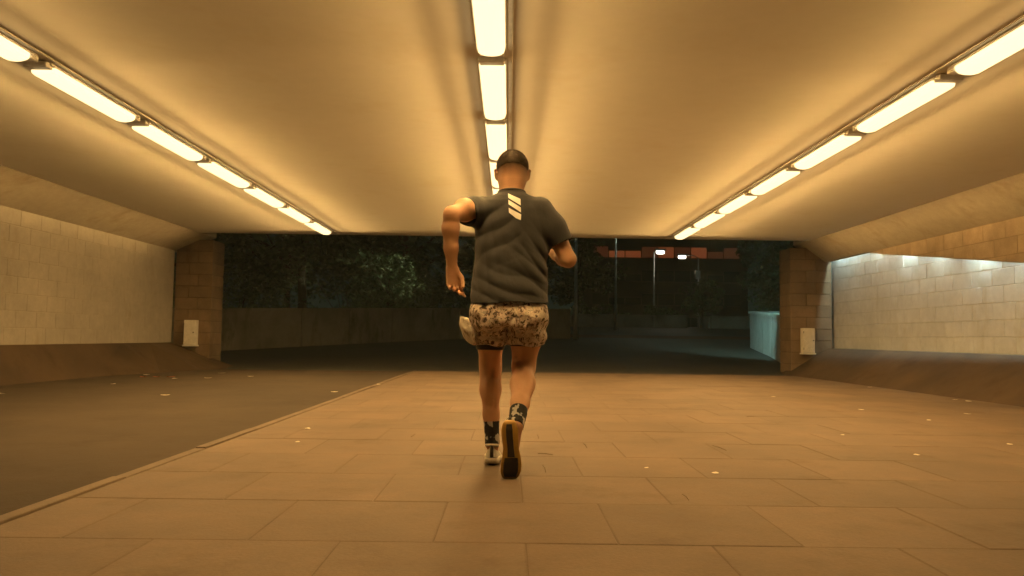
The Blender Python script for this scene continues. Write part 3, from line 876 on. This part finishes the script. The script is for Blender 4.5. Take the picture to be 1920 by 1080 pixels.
t = NT('camouflage_shorts'); v = t.coord('Object')
dist = t.node('ShaderNodeTexNoise', Scale=30.0, Detail=3.0)
t.l.new(v, dist.inputs['Vector'])
vv = t.node('ShaderNodeVectorMath', operation='MULTIPLY_ADD')
vv.inputs[1].default_value = (0.05, 0.05, 0.05)
t.l.new(dist.outputs['Color'], vv.inputs[0]); t.l.new(v, vv.inputs[2])
a1 = t.node('ShaderNodeTexNoise', Scale=36.0, Detail=2.5); t.l.new(vv.outputs[0], a1.inputs['Vector'])
mp = t.node('ShaderNodeMapping'); mp.inputs['Location'].default_value = (3, 7, 1); t.l.new(vv.outputs[0], mp.inputs[0])
a2 = t.node('ShaderNodeTexNoise', Scale=50.0, Detail=2.5); t.l.new(mp.outputs[0], a2.inputs['Vector'])
c1 = t.ramp(a1.outputs['Fac'], [(0.0, (0.09, 0.058, 0.045)), (0.35, (0.34, 0.24, 0.185)), (0.42, (0.70, 0.58, 0.48)), (0.52, (0.84, 0.74, 0.64))], 'CONSTANT')
msk = t.ramp(a2.outputs['Fac'], [(0.0, (0, 0, 0)), (0.595, (1, 1, 1))], 'CONSTANT')
c2 = t.mix(msk, c1, (0.12, 0.085, 0.068))
msk2 = t.ramp(a2.outputs['Fac'], [(0.0, (1, 1, 1)), (0.36, (0, 0, 0))], 'CONSTANT')
c2 = t.mix(msk2, c2, (0.54, 0.50, 0.45))
t.color(c2).rough(0.75)
nb = t.noise(v, 40, 5); t.bump(nb, 0.5, 0.01)
M['camo'] = t.m

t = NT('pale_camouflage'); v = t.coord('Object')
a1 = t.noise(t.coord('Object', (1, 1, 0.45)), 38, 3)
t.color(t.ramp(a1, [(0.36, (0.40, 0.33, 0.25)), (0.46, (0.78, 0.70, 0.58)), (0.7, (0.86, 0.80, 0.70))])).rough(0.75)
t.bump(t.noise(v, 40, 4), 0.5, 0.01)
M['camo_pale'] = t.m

t = NT('dark_patterned_sock'); v = t.coord('Object')
n1 = t.noise(t.coord('Object', (14, 14, 9)), 1.6, 2)
n2 = t.noise(v, 700, 2)
t.color(t.mix(t.ramp(n1, [(0.55, (0, 0, 0)), (0.58, (1, 1, 1))]), (0.022, 0.021, 0.022), (0.50, 0.48, 0.45))).rough(0.9)
t.bump(n2, 0.3, 0.002)
M['sock'] = t.m
M['shoe_upper'] = cloth('pale_knit_upper', (0.62, 0.58, 0.50), 600, 0.8)
M['midsole'] = plain('amber_midsole', (0.50, 0.29, 0.055), 0.6)
M['midsole_pale'] = plain('pale_midsole', (0.66, 0.60, 0.48), 0.6)
M['outsole'] = plain('dark_rubber_outsole', (0.045, 0.035, 0.025), 0.7)
M['lace'] = plain('dark_lace', (0.05, 0.045, 0.04), 0.8)

# ---- joints (x right, y away from the camera, z up; metres from the ground point below the pelvis)
SHL, ELL_, WRL = (-0.160, 0.055, 1.345), (-0.285, -0.185, 1.272), (-0.283, -0.125, 1.015)
SHR, ELR, WRR = (0.165, 0.055, 1.345), (0.300, 0.055, 1.085), (0.212, 0.270, 1.165)
HPL, KNL, ANL = (-0.090, 0.01, 0.86), (-0.095, 0.235, 0.520), (-0.078, 0.170, 0.118)
HPR, KNR, ANR = (0.092, 0.01, 0.86), (0.080, 0.140, 0.525), (0.040, -0.205, 0.262)

B = Field((-0.42, -0.34, -0.01), (0.42, 0.48, 1.70), 0.0045)
# torso kept inside the shirt
B.loft([(0.80, 0, 0.0, 0.150, 0.100), (0.92, 0, 0.02, 0.140, 0.095), (1.10, 0, 0.045, 0.148, 0.100), (1.28, 0, 0.055, 0.155, 0.100), (1.38, 0, 0.06, 0.11, 0.075)], 0.02)
B.cone((0, 0.078, 1.36), (0.006, 0.098, 1.50), 0.064, 0.064, 0.03)
for s in (-1, 1): B.cone((0, 0.075, 1.405), (s*0.125, 0.058, 1.345), 0.040, 0.030, 0.03)
# head
HX = 0.008
B.ell((HX, 0.108, 1.572), (0.079, 0.100, 0.085), 0.02)
B.ell((HX, 0.150, 1.515), (0.066, 0.070, 0.082), 0.03)
B.ell((HX, 0.092, 1.515), (0.072, 0.064, 0.070), 0.03)
B.cone((HX, 0.190, 1.452), (HX, 0.205, 1.456), 0.022, 0.018, 0.02)           # chin
B.cone((HX, 0.208, 1.545), (HX, 0.232, 1.506), 0.010, 0.015, 0.012)          # nose
for s in (-1, 1):
    B.ell((HX+s*0.031, 0.214, 1.548), (0.016, 0.012, 0.010), 0.008, None, 'sub')   # eye socket
    B.ell((HX+s*0.031, 0.203, 1.548), (0.013, 0.013, 0.012), 0.002)               # eye
    B.cone((HX+s*0.012, 0.214, 1.564), (HX+s*0.050, 0.200, 1.564), 0.007, 0.006, 0.01)   # brow
    rt = Matrix.Rotation(R(12*s), 3, 'Y') @ Matrix.Rotation(R(-s*24), 3, 'Z')
    B.ell((HX+s*0.086, 0.098, 1.532), (0.009, 0.021, 0.033), 0.008, rt)           # ear
    B.ell((HX+s*0.095, 0.104, 1.534), (0.006, 0.010, 0.017), 0.004, rt, 'sub')
B.cone((HX-0.018, 0.217, 1.482), (HX+0.018, 0.217, 1.482), 0.007, 0.007, 0.006)  # lips
B.cone((HX-0.016, 0.216, 1.471), (HX+0.016, 0.216, 1.471), 0.008, 0.008, 0.004)
# arms
B.chain([(SHL, 0.046), ((-0.225, -0.065, 1.312), 0.050), (ELL_, 0.039)], 0.03)
B.ell((-0.235, -0.075, 1.318), (0.042, 0.070, 0.047), 0.03, Matrix.Rotation(R(27), 3, 'Z'))
B.chain([(ELL_, 0.038), ((-0.290, -0.170, 1.205), 0.0410), ((-0.288, -0.150, 1.110), 0.0335), (WRL, 0.0255)], 0.02)
B.chain([(SHR, 0.046), ((0.235, 0.055, 1.215), 0.050), (ELR, 0.041)], 0.03)
B.chain([(ELR, 0.041), ((0.285, 0.115, 1.100), 0.044), ((0.255, 0.190, 1.130), 0.038), (WRR, 0.028)], 0.02)

def hand(F, wrist, d, n, u, curls, thumb):
    """palm along d, fingers curl towards n, u runs from the index side to the little finger"""
    d, n, u = [Vector(q).normalized() for q in (d, n, u)]
    w0 = Vector(wrist)
    tup = lambda q: tuple(q)
    for off, r_ in ((-0.030, 0.0135), (-0.010, 0.0145), (0.010, 0.0140), (0.028, 0.0125)):
        F.cone(tup(w0+u*off*0.5+d*0.005), tup(w0+u*off+d*0.080), 0.019, r_, 0.010)
    Ls = [(0.040, 0.025, 0.021), (0.044, 0.028, 0.022), (0.041, 0.026, 0.021), (0.033, 0.020, 0.019)]
    for (off, c_, L) in zip((-0.032, -0.0105, 0.0105, 0.031), curls, Ls):
        p_ = w0+u*off+d*0.080; r_ = 0.0098 if off < 0.03 else 0.0086
        for j in range(3):
            a = R(c_[j]); q = p_ + (d*math.cos(a)+n*math.sin(a))*L[j]
            F.cone(tup(p_), tup(q), r_, r_*0.90, 0.0025); p_ = q; r_ *= 0.92
    p_ = w0-u*0.020+d*0.018+n*0.006
    for (a, b, c_, L, r_) in thumb:
        q = p_+(d*a-u*b+n*c_).normalized()*L
        F.cone(tup(p_), tup(q), r_, r_*0.88, 0.006); p_ = q
hand(B, WRL, (0.12, 0.12, -1), (0.40, -0.90, 0.10), (-0.90, -0.40, -0.05),
     ((20, 40, 56), (28, 58, 82), (38, 78, 104), (42, 88, 114)),
     ((0.85, 0.35, 0.5, 0.040, 0.0145), (0.95, -0.05, 0.45, 0.030, 0.0115), (0.9, -0.3, 0.6, 0.024, 0.0100)))
hand(B, WRR, (-0.30, 0.85, 0.35), (-0.85, -0.25, -0.1), (0.05, 0.35, -0.93),
     ((60, 120, 160), (66, 128, 168), (70, 132, 172), (74, 134, 174)),
     ((0.7, 0.5, 0.6, 0.040, 0.0145), (0.7, -0.2, 0.9, 0.030, 0.0115), (0.4, -0.6, 0.9, 0.024, 0.0100)))
# legs
B.chain([(HPL, 0.095), ((-0.097, 0.13, 0.68), 0.074), (KNL, 0.054)], 0.03)
B.cone((-0.096, 0.205, 0.545), (-0.094, 0.205, 0.475), 0.050, 0.047, 0.03)
B.chain([(KNL, 0.050), ((-0.093, 0.188, 0.405), 0.0530), ((-0.087, 0.182, 0.27), 0.0395), (ANL, 0.031)], 0.03)
B.ell((-0.104, 0.166, 0.395), (0.031, 0.038, 0.070), 0.012); B.ell((-0.074, 0.162, 0.380), (0.030, 0.037, 0.080), 0.012)
B.chain([(HPR, 0.098), ((0.090, 0.085, 0.68), 0.080), (KNR, 0.058)], 0.03)
B.chain([(KNR, 0.056), ((0.074, 0.025, 0.445), 0.058), ((0.060, -0.085, 0.355), 0.0425), (ANR, 0.032)], 0.03)
B.ell((0.088, 0.000, 0.440), (0.032, 0.080, 0.040), 0.03, Matrix.Rotation(R(38), 3, 'X'))
B.ell((0.062, 0.000, 0.432), (0.030, 0.078, 0.040), 0.03, Matrix.Rotation(R(38), 3, 'X'))
# feet inside the shoes
B.cone(ANL, (-0.074, 0.33, 0.055), 0.032, 0.026, 0.02)
B.cone(ANR, (0.020, -0.205, 0.070), 0.032, 0.026, 0.02)
body = link('person', B.mesh('person', M['skin'], 2), None, (PX, PY, 0))
tag(body, 'man running away in charcoal t-shirt, camouflage shorts, dark socks and pale trainers', 'person')
def part(name, data, parent=None): return link(name, data, body if parent is None else parent)

# hair: cropped cap, faded at the nape
Hf = Field((-0.10, -0.02, 1.50), (0.12, 0.25, 1.68), 0.004)
Hf.ell((HX, 0.106, 1.573), (0.0820, 0.104, 0.0895), 0.0)
Hf.displace(lambda X, Y, Z: 0.0008*np.sin(X*310+Y*90)*np.sin(Y*270+Z*140))
sl, X, Y, Z = Hf.win((-0.2, -0.2, 1.4), (0.2, 0.4, 1.8), 0.1)
Hf.f = np.maximum(Hf.f, (1.577+0.0020*np.sin(X*160)+0.0012*np.sin(X*410)-3.0*(X-0.008)**2-np.clip(Y-0.06, 0, 0.05)*0.35-Z) - np.clip((Y-0.16)*-0.0, 0, 1) + np.clip((Y-0.16)*0.45, 0, 0.05))
hair_me = Hf.mesh('hair', M['hair'], 2)
hair = part('hair', hair_me)
hr = random.Random(3); hv_, hf_ = [], []
def blade(p_, n_, L):
    tdir = (n_ + Vector((hr.gauss(0, .35), hr.gauss(0, .35), hr.gauss(0, .35)-0.25))).normalized()
    sd = tdir.cross(Vector((hr.gauss(0, 1), hr.gauss(0, 1), hr.gauss(0, 1)))).normalized()*0.0008
    i0 = len(hv_); hv_.extend([tuple(p_-sd), tuple(p_+sd), tuple(p_+tdir*L)]); hf_.append((i0, i0+1, i0+2))
for q in hair_me.polygons:
    if q.normal.z < -0.6: continue
    for _ in range(2): blade(Vector(q.center), Vector(q.normal), hr.uniform(0.004, 0.008))
bm_ = body.data
for q in bm_.polygons:                                   # clipped fade below the cap
    c_ = q.center
    if 1.525 < c_.z < 1.60 and c_.y < 0.15 and abs(c_.x-HX) < 0.079 and hr.random() < 1.0*((c_.z-1.525)/0.045)**1.2:
        blade(Vector(c_), Vector(q.normal), 0.0028)
hs = bpy.data.meshes.new('hair_strands'); hs.from_pydata(hv_, [], hf_); hs.materials.append(M['hair'])
link('hair_strands', hs, hair)

# ---- t-shirt with folds
S = Field((-0.36, -0.24, 0.80), (0.38, 0.28, 1.48), 0.0046)
S.loft([(0.835, 0.002, 0.010, 0.201, 0.140), (0.90, 0.001, 0.018, 0.196, 0.133), (1.00, 0.003, 0.030, 0.190, 0.124), (1.10, 0.006, 0.042, 0.186, 0.122), (1.20, 0.005, 0.050, 0.184, 0.124),
        (1.28, 0.004, 0.055, 0.185, 0.122), (1.335, 0.004, 0.058, 0.180, 0.114), (1.375, 0.004, 0.062, 0.158, 0.104), (1.402, 0.004, 0.068, 0.120, 0.092), (1.425, 0.006, 0.076, 0.078, 0.076), (1.436, 0.006, 0.078, 0.072, 0.073)], 0.0, 2.3)
S.chain([((-0.145, 0.055, 1.335), 0.072), ((-0.190, -0.010, 1.318), 0.070), ((-0.216, -0.052, 1.305), 0.069)], 0.03)
S.chain([((0.150, 0.055, 1.335), 0.074), ((0.215, 0.055, 1.245), 0.074), ((0.254, 0.057, 1.180), 0.071)], 0.03)
def folds(X, Y, Z):
    back = np.clip((0.06-Y)/0.10, 0, 1)
    f = 0.0
    for (ax_, az, ph, fr, amp, zc, zw, xc, xw) in (
            (0.62, 1.0, 0.3, 62, 0.0050, 0.98, 0.14, 0.08, 0.16), (-0.75, 1.0, 1.1, 58, 0.0045, 1.17, 0.12, -0.08, 0.14),
            (0.35, 1.0, 2.1, 80, 0.0036, 0.90, 0.09, -0.02, 0.22), (-1.1, 0.8, 0.6, 55, 0.0045, 1.30, 0.08, -0.09, 0.10),
            (1.1, 0.9, 0.2, 64, 0.0040, 1.10, 0.13, 0.14, 0.09), (0.5, 1.0, 0.0, 44, 0.0030, 1.03, 0.16, 0.03, 0.25),
            (2.5, 0.4, 0.9, 48, 0.0030, 1.02, 0.20, -0.15, 0.08)):
        q = (ax_*X+az*Z)*fr+ph+1.3*np.sin(X*17+Z*9+ph*3)
        w_ = np.exp(-((Z-zc)/zw)**2-((X-xc)/xw)**2)
        f = f + amp*w_*(1-np.abs(np.sin(q*0.5))*2)
    return 1.15*f*(0.35+0.65*back) + 0.0022*np.sin(X*48+Z*13)*np.clip((0.98-Z)/0.13, 0, 1)
S.displace(folds)
# hollow the sleeve ends, neck and hem so the cloth ends in an edge
S.cone((-0.205, -0.030, 1.309), (-0.285, -0.160, 1.270), 0.058, 0.085, 0.004, 'sub')
S.cone((0.250, 0.057, 1.188), (0.300, 0.057, 1.085), 0.060, 0.082, 0.004, 'sub')
S.cone((0.006, 0.088, 1.435), (0.006, 0.100, 1.50), 0.058, 0.060, 0.004, 'sub')
sl, X, Y, Z = S.win((-1, -1, 0), (1, 1, 2), 0.0)
hem = 0.848+0.004*np.sin(X*26+1.0)+0.012*np.clip(X/0.2, -1, 1)*0.4
S.f = np.maximum(S.f, (hem-Z))
shirt_me = S.mesh('shirt', M['shirt'], 1)
shirt = part('t_shirt', shirt_me)
cl = MB(); rings = []
for k in range(28):
    a = 2*math.pi*k/28
    rings.append((0.006+0.0675*math.cos(a), 0.078+0.0695*math.sin(a), 1.432+0.006*math.sin(a)*-1))
cl.tube(rings+[rings[0]], 0.0075, 8, False); link('collar', cl.mesh('collar', M['collar'], True), shirt)

# the three slanting bars printed below the collar, laid on the cloth
bvh = BVHTree.FromPolygons([v.co[:] for v in shirt_me.vertices], [tuple(q.vertices) for q in shirt_me.polygons])
def on_shirt(x, y, lift=0.0028):
    dpt = PY-0.05
    X = (x-955.0)/1425*dpt; Zc = (631+(x-955)*0.013-y)/1425*dpt+CAMZ
    o_ = Vector((0, -PY, CAMZ)); dr = (Vector((X, -0.05, Zc))-o_).normalized()
    hit = bvh.ray_cast(o_, dr)
    p_ = hit[0] if hit[0] else Vector((X, -0.04, Zc))
    nn = hit[1] if hit[0] else Vector((0, -1, 0))
    if nn.y > 0: nn = -nn
    return p_+nn*lift
BAR = [[(950.2, 360.0), (973.5, 370.5), (974.3, 382.5), (950.6, 368.2)],
       [(951.0, 371.8), (974.6, 386.5), (975.0, 396.0), (951.4, 380.4)],
       [(951.8, 387.0), (975.6, 399.8), (974.8, 410.5), (966.0, 407.0), (952.2, 396.2)]]
for q in BAR:
    # grid patch between the upper and lower edge
    if len(q) == 4: top = (q[0], q[1]); bot = [q[3], q[2]]
    else: top = (q[0], q[1]); bot = [q[4], q[3], q[2]]
    def at(pl, t_):
        if len(pl) == 2: return (pl[0][0]+(pl[1][0]-pl[0][0])*t_, pl[0][1]+(pl[1][1]-pl[0][1])*t_)
        if t_ < 0.6: return at(pl[:2], t_/0.6)
        return at(pl[1:], (t_-0.6)/0.4)
    m = MB(); NU, NV = 12, 6
    for i in range(NU+1):
        a, b = at(list(top), i/NU), at(bot, i/NU)
        for j in range(NV+1):
            s_ = j/NV; m.v.append(tuple(on_shirt(a[0]+(b[0]-a[0])*s_, a[1]+(b[1]-a[1])*s_)))
    for i in range(NU):
        for j in range(NV): m.f.append((i*(NV+1)+j, (i+1)*(NV+1)+j, (i+1)*(NV+1)+j+1, i*(NV+1)+j+1))
    link('emblem_bar', m.mesh('emblem_bar', M['emblem'], True), shirt)

# ---- liner and camouflage shorts
Lf = Field((-0.22, -0.14, 0.58), (0.22, 0.28, 0.90), 0.0055)
Lf.chain([(HPL, 0.100), ((-0.097, 0.13, 0.68), 0.081), ((-0.097, 0.18, 0.60), 0.071)], 0.02)
Lf.chain([(HPR, 0.102), ((0.090, 0.085, 0.68), 0.086), ((0.086, 0.115, 0.60), 0.076)], 0.02)
sl, X, Y, Z = Lf.win((-1, -1, 0), (1, 1, 2), 0.0)
Lf.f = np.maximum(Lf.f, np.where(X < 0, 0.612, 0.634)+0.0*Y-Z)
part('liner', Lf.mesh('liner', M['liner'], 1))

T = Field((-0.30, -0.20, 0.58), (0.26, 0.32, 0.92), 0.005)
T.loft([(0.74, 0.0, 0.022, 0.178, 0.128), (0.80, 0.0, 0.015, 0.186, 0.126), (0.845, 0.0, 0.012, 0.184, 0.120), (0.895, 0.0, 0.014, 0.170, 0.105)], 0.02, 2.4)
T.chain([((-0.095, 0.015, 0.80), 0.104), ((-0.098, 0.070, 0.70), 0.092), ((-0.100, 0.125, 0.60), 0.086)], 0.03)
T.chain([((0.095, 0.010, 0.80), 0.106), ((0.092, 0.035, 0.70), 0.099), ((0.088, 0.070, 0.60), 0.093)], 0.007)
T.ell((0.085, -0.058, 0.775), (0.080, 0.060, 0.070), 0.04)
T.ell((-0.085, -0.050, 0.785), (0.080, 0.060, 0.070), 0.04)
# hem flap blown out on the left
rt = Matrix.Rotation(R(-25), 3, 'Y') @ Matrix.Rotation(R(20), 3, 'Z')
T.displace(lambda X, Y, Z: np.clip((0.90-Z)/0.09, 0, 1)*0.0032*(1-2*np.abs(np.sin((0.8*X-0.9*Z)*36+1.2*np.sin(X*22+Y*11))))*np.clip((0.90-Z)/0.1, 0.2, 1)
           + 0.0022*np.sin(X*75+Z*20+np.sin(Z*40)) + 0.0016*np.sin(Z*90+X*30))
# hollow legs
T.cone((-0.102, 0.13, 0.645), (-0.104, 0.17, 0.54), 0.078, 0.09, 0.006, 'sub')
T.cone((0.096, 0.072, 0.650), (0.096, 0.09, 0.54), 0.092, 0.10, 0.006, 'sub')
T.cone((-0.008, 0.02, 0.60), (-0.006, -0.110, 0.745), 0.014, 0.004, 0.010, 'sub')
sl, X, Y, Z = T.win((-1, -1, 0), (1, 1, 2), 0.0)
T.f = np.maximum(T.f, 0.636+0.006*np.sin(X*44+Y*20)+np.clip(-X-0.17, 0, 1)*0.5-Z)
shorts = part('shorts', T.mesh('shorts', M['camo'], 2))
# hem panel of the left leg blown out by the stride
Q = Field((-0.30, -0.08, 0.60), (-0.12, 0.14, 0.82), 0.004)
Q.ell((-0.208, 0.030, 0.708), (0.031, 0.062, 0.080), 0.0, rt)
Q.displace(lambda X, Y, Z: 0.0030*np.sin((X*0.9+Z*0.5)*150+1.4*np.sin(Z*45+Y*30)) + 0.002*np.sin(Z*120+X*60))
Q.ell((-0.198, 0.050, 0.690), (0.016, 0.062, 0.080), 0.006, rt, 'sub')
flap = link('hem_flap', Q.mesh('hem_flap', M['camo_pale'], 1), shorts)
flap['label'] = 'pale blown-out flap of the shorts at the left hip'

# ---- socks
def sock(pts, name):
    pts = [(Vector(a), r_) for a, r_ in pts]
    rings = []; 
    N = 20
    out = []
    for i in range(len(pts)-1):
        for k in range(6):
            t_ = k/6; out.append((pts[i][0].lerp(pts[i+1][0], t_), pts[i][1]+(pts[i+1][1]-pts[i][1])*t_))
    out.append(pts[-1])
    m = MB(); m.tube([a for a, _ in out], [r_+(0.0012 if k % 2 else 0) for k, (_, r_) in enumerate(out)], N)
    return part(name, m.mesh(name, M['sock'], True))
sock([((-0.0865, 0.181, 0.262), 0.0430), ((-0.083, 0.178, 0.20), 0.0385), (ANL, 0.0370)], 'sock')
a_ = Vector((0.060, -0.085, 0.355)); b_ = Vector(ANR)
sock([(a_.lerp(b_, 0.30), 0.0440), (a_.lerp(b_, 0.65), 0.0405), (a_.lerp(b_, 1.05), 0.0385)], 'sock')

# ---- trainers
def shoe(heel, toe_dir, up, flip, mid_mat):
    """heel: back of the sole on the ground side; L = 0.285 m"""
    d = Vector(toe_dir).normalized(); u = Vector(up); u = (u-d*u.dot(d)).normalized(); w_ = d.cross(u)*flip
    o_ = Vector(heel); L = 0.282
    P = lambda a, b, c_: o_+d*a+w_*b+u*c_
    st = [0.0, 0.012, 0.04, 0.08, 0.13, 0.17, 0.205, 0.24, 0.265, 0.278, 0.282]
    hw = [0.018, 0.029, 0.037, 0.036, 0.034, 0.041, 0.047, 0.046, 0.037, 0.022, 0.008]
    cx = [0.0, 0.0, 0.0, 0.001, 0.004, 0.005, 0.003, -0.001, -0.004, -0.006, -0.007]
    z0 = [0.014, 0.007, 0.001, 0.0, 0.003, 0.001, 0.0, 0.004, 0.011, 0.018, 0.022]
    zm = [0.040, 0.041, 0.040, 0.038, 0.035, 0.032, 0.030, 0.029, 0.031, 0.033, 0.034]
    zu = [0.090, 0.100, 0.104, 0.098, 0.088, 0.078, 0.068, 0.058, 0.050, 0.043, 0.038]
    def ring(i, zb, zt, grow, round_):
        out = []; N = 20
        for k in range(N):
            a = 2*math.pi*k/N; ca, sa = math.cos(a), math.sin(a)
            q = math.copysign(abs(ca)**round_, ca); r_ = math.copysign(abs(sa)**round_, sa)
            out.append(P(st[i], cx[i]+(hw[i]+grow)*q, (zb+zt)/2+(zt-zb)/2*r_))
        return out
    m = MB(); rr = []
    for i in range(len(st)):
        N = 20; out = []
        for k in range(N):
            a = 2*math.pi*k/N; ca, sa = math.cos(a), math.sin(a)
            top = zu[i]; tap = 1.0 if sa < 0 else 1-0.42*sa**1.5
            out.append(P(st[i]*0.985+0.003, cx[i]+hw[i]*0.93*tap*math.copysign(abs(ca)**0.8, ca), zm[i]-0.008+(max(0.0, sa)*(top-zm[i]+0.008) + min(0, sa)*0.006)))
        rr.append(out)
    m.loft(rr)
    up_ = part('shoe', m.mesh('shoe', M['shoe_upper'], True))
    m = MB(); m.loft([ring(i, z0[i]+0.003, zm[i], 0.003, 0.45) for i in range(len(st))])
    link('midsole', m.mesh('midsole', mid_mat, True), up_)
    # dark rubber: waist strip and forefoot pad
    for (i0, i1, sc_) in ((1, 5, 0.45), (5, 8, 0.78)):
        m = MB(); rr = []
        for i in range(i0, i1+1):
            rr.append([P(st[i]+(0.002 if i == i0 else -0.002 if i == i1 else 0), cx[i]+hw[i]*sc_*q, z0[i]+h_) for q, h_ in ((-1, 0.006), (-0.9, -0.001), (0.9, -0.001), (1, 0.006))])
        m.loft(rr); link('outsole_pad', m.mesh('outsole_pad', M['outsole'], False), up_)
    # heel tab, padded collar and laces
    m = MB(); m.tube([P(0.006, 0, 0.045), P(0.000, 0, 0.075), P(0.002, 0, 0.108)], [0.010, 0.009, 0.006], 8)
    link('heel_tab', m.mesh('heel_tab', M['lace'], True), up_)
    cr = [P(0.045+0.042*math.cos(a), 0.030*math.sin(a), 0.100-0.006*math.cos(a)) for a in [2*math.pi*k/16 for k in range(17)]]
    m = MB(); m.tube(cr, 0.008, 8, False); link('shoe_collar', m.mesh('shoe_collar', M['shoe_upper'], True), up_)
    for k in range(4):
        y_ = 0.115+k*0.022; z_ = 0.094-k*0.0085
        m = MB(); m.tube([P(y_, -0.022, z_-0.006), P(y_+0.004, 0, z_+0.001), P(y_, 0.022, z_-0.006)], 0.003, 6)
        link('lace', m.mesh('lace', M['lace'], True), up_)
    return up_
shoe((-0.080, 0.115, 0.016), (0.02, 1, -0.015), (0, 0.0, 1), 1, M['midsole_pale'])
shoe((0.006, -0.272, 0.286), (0.045, 0.10, -1), (0.10, 1, 0.12), 1, M['midsole'])
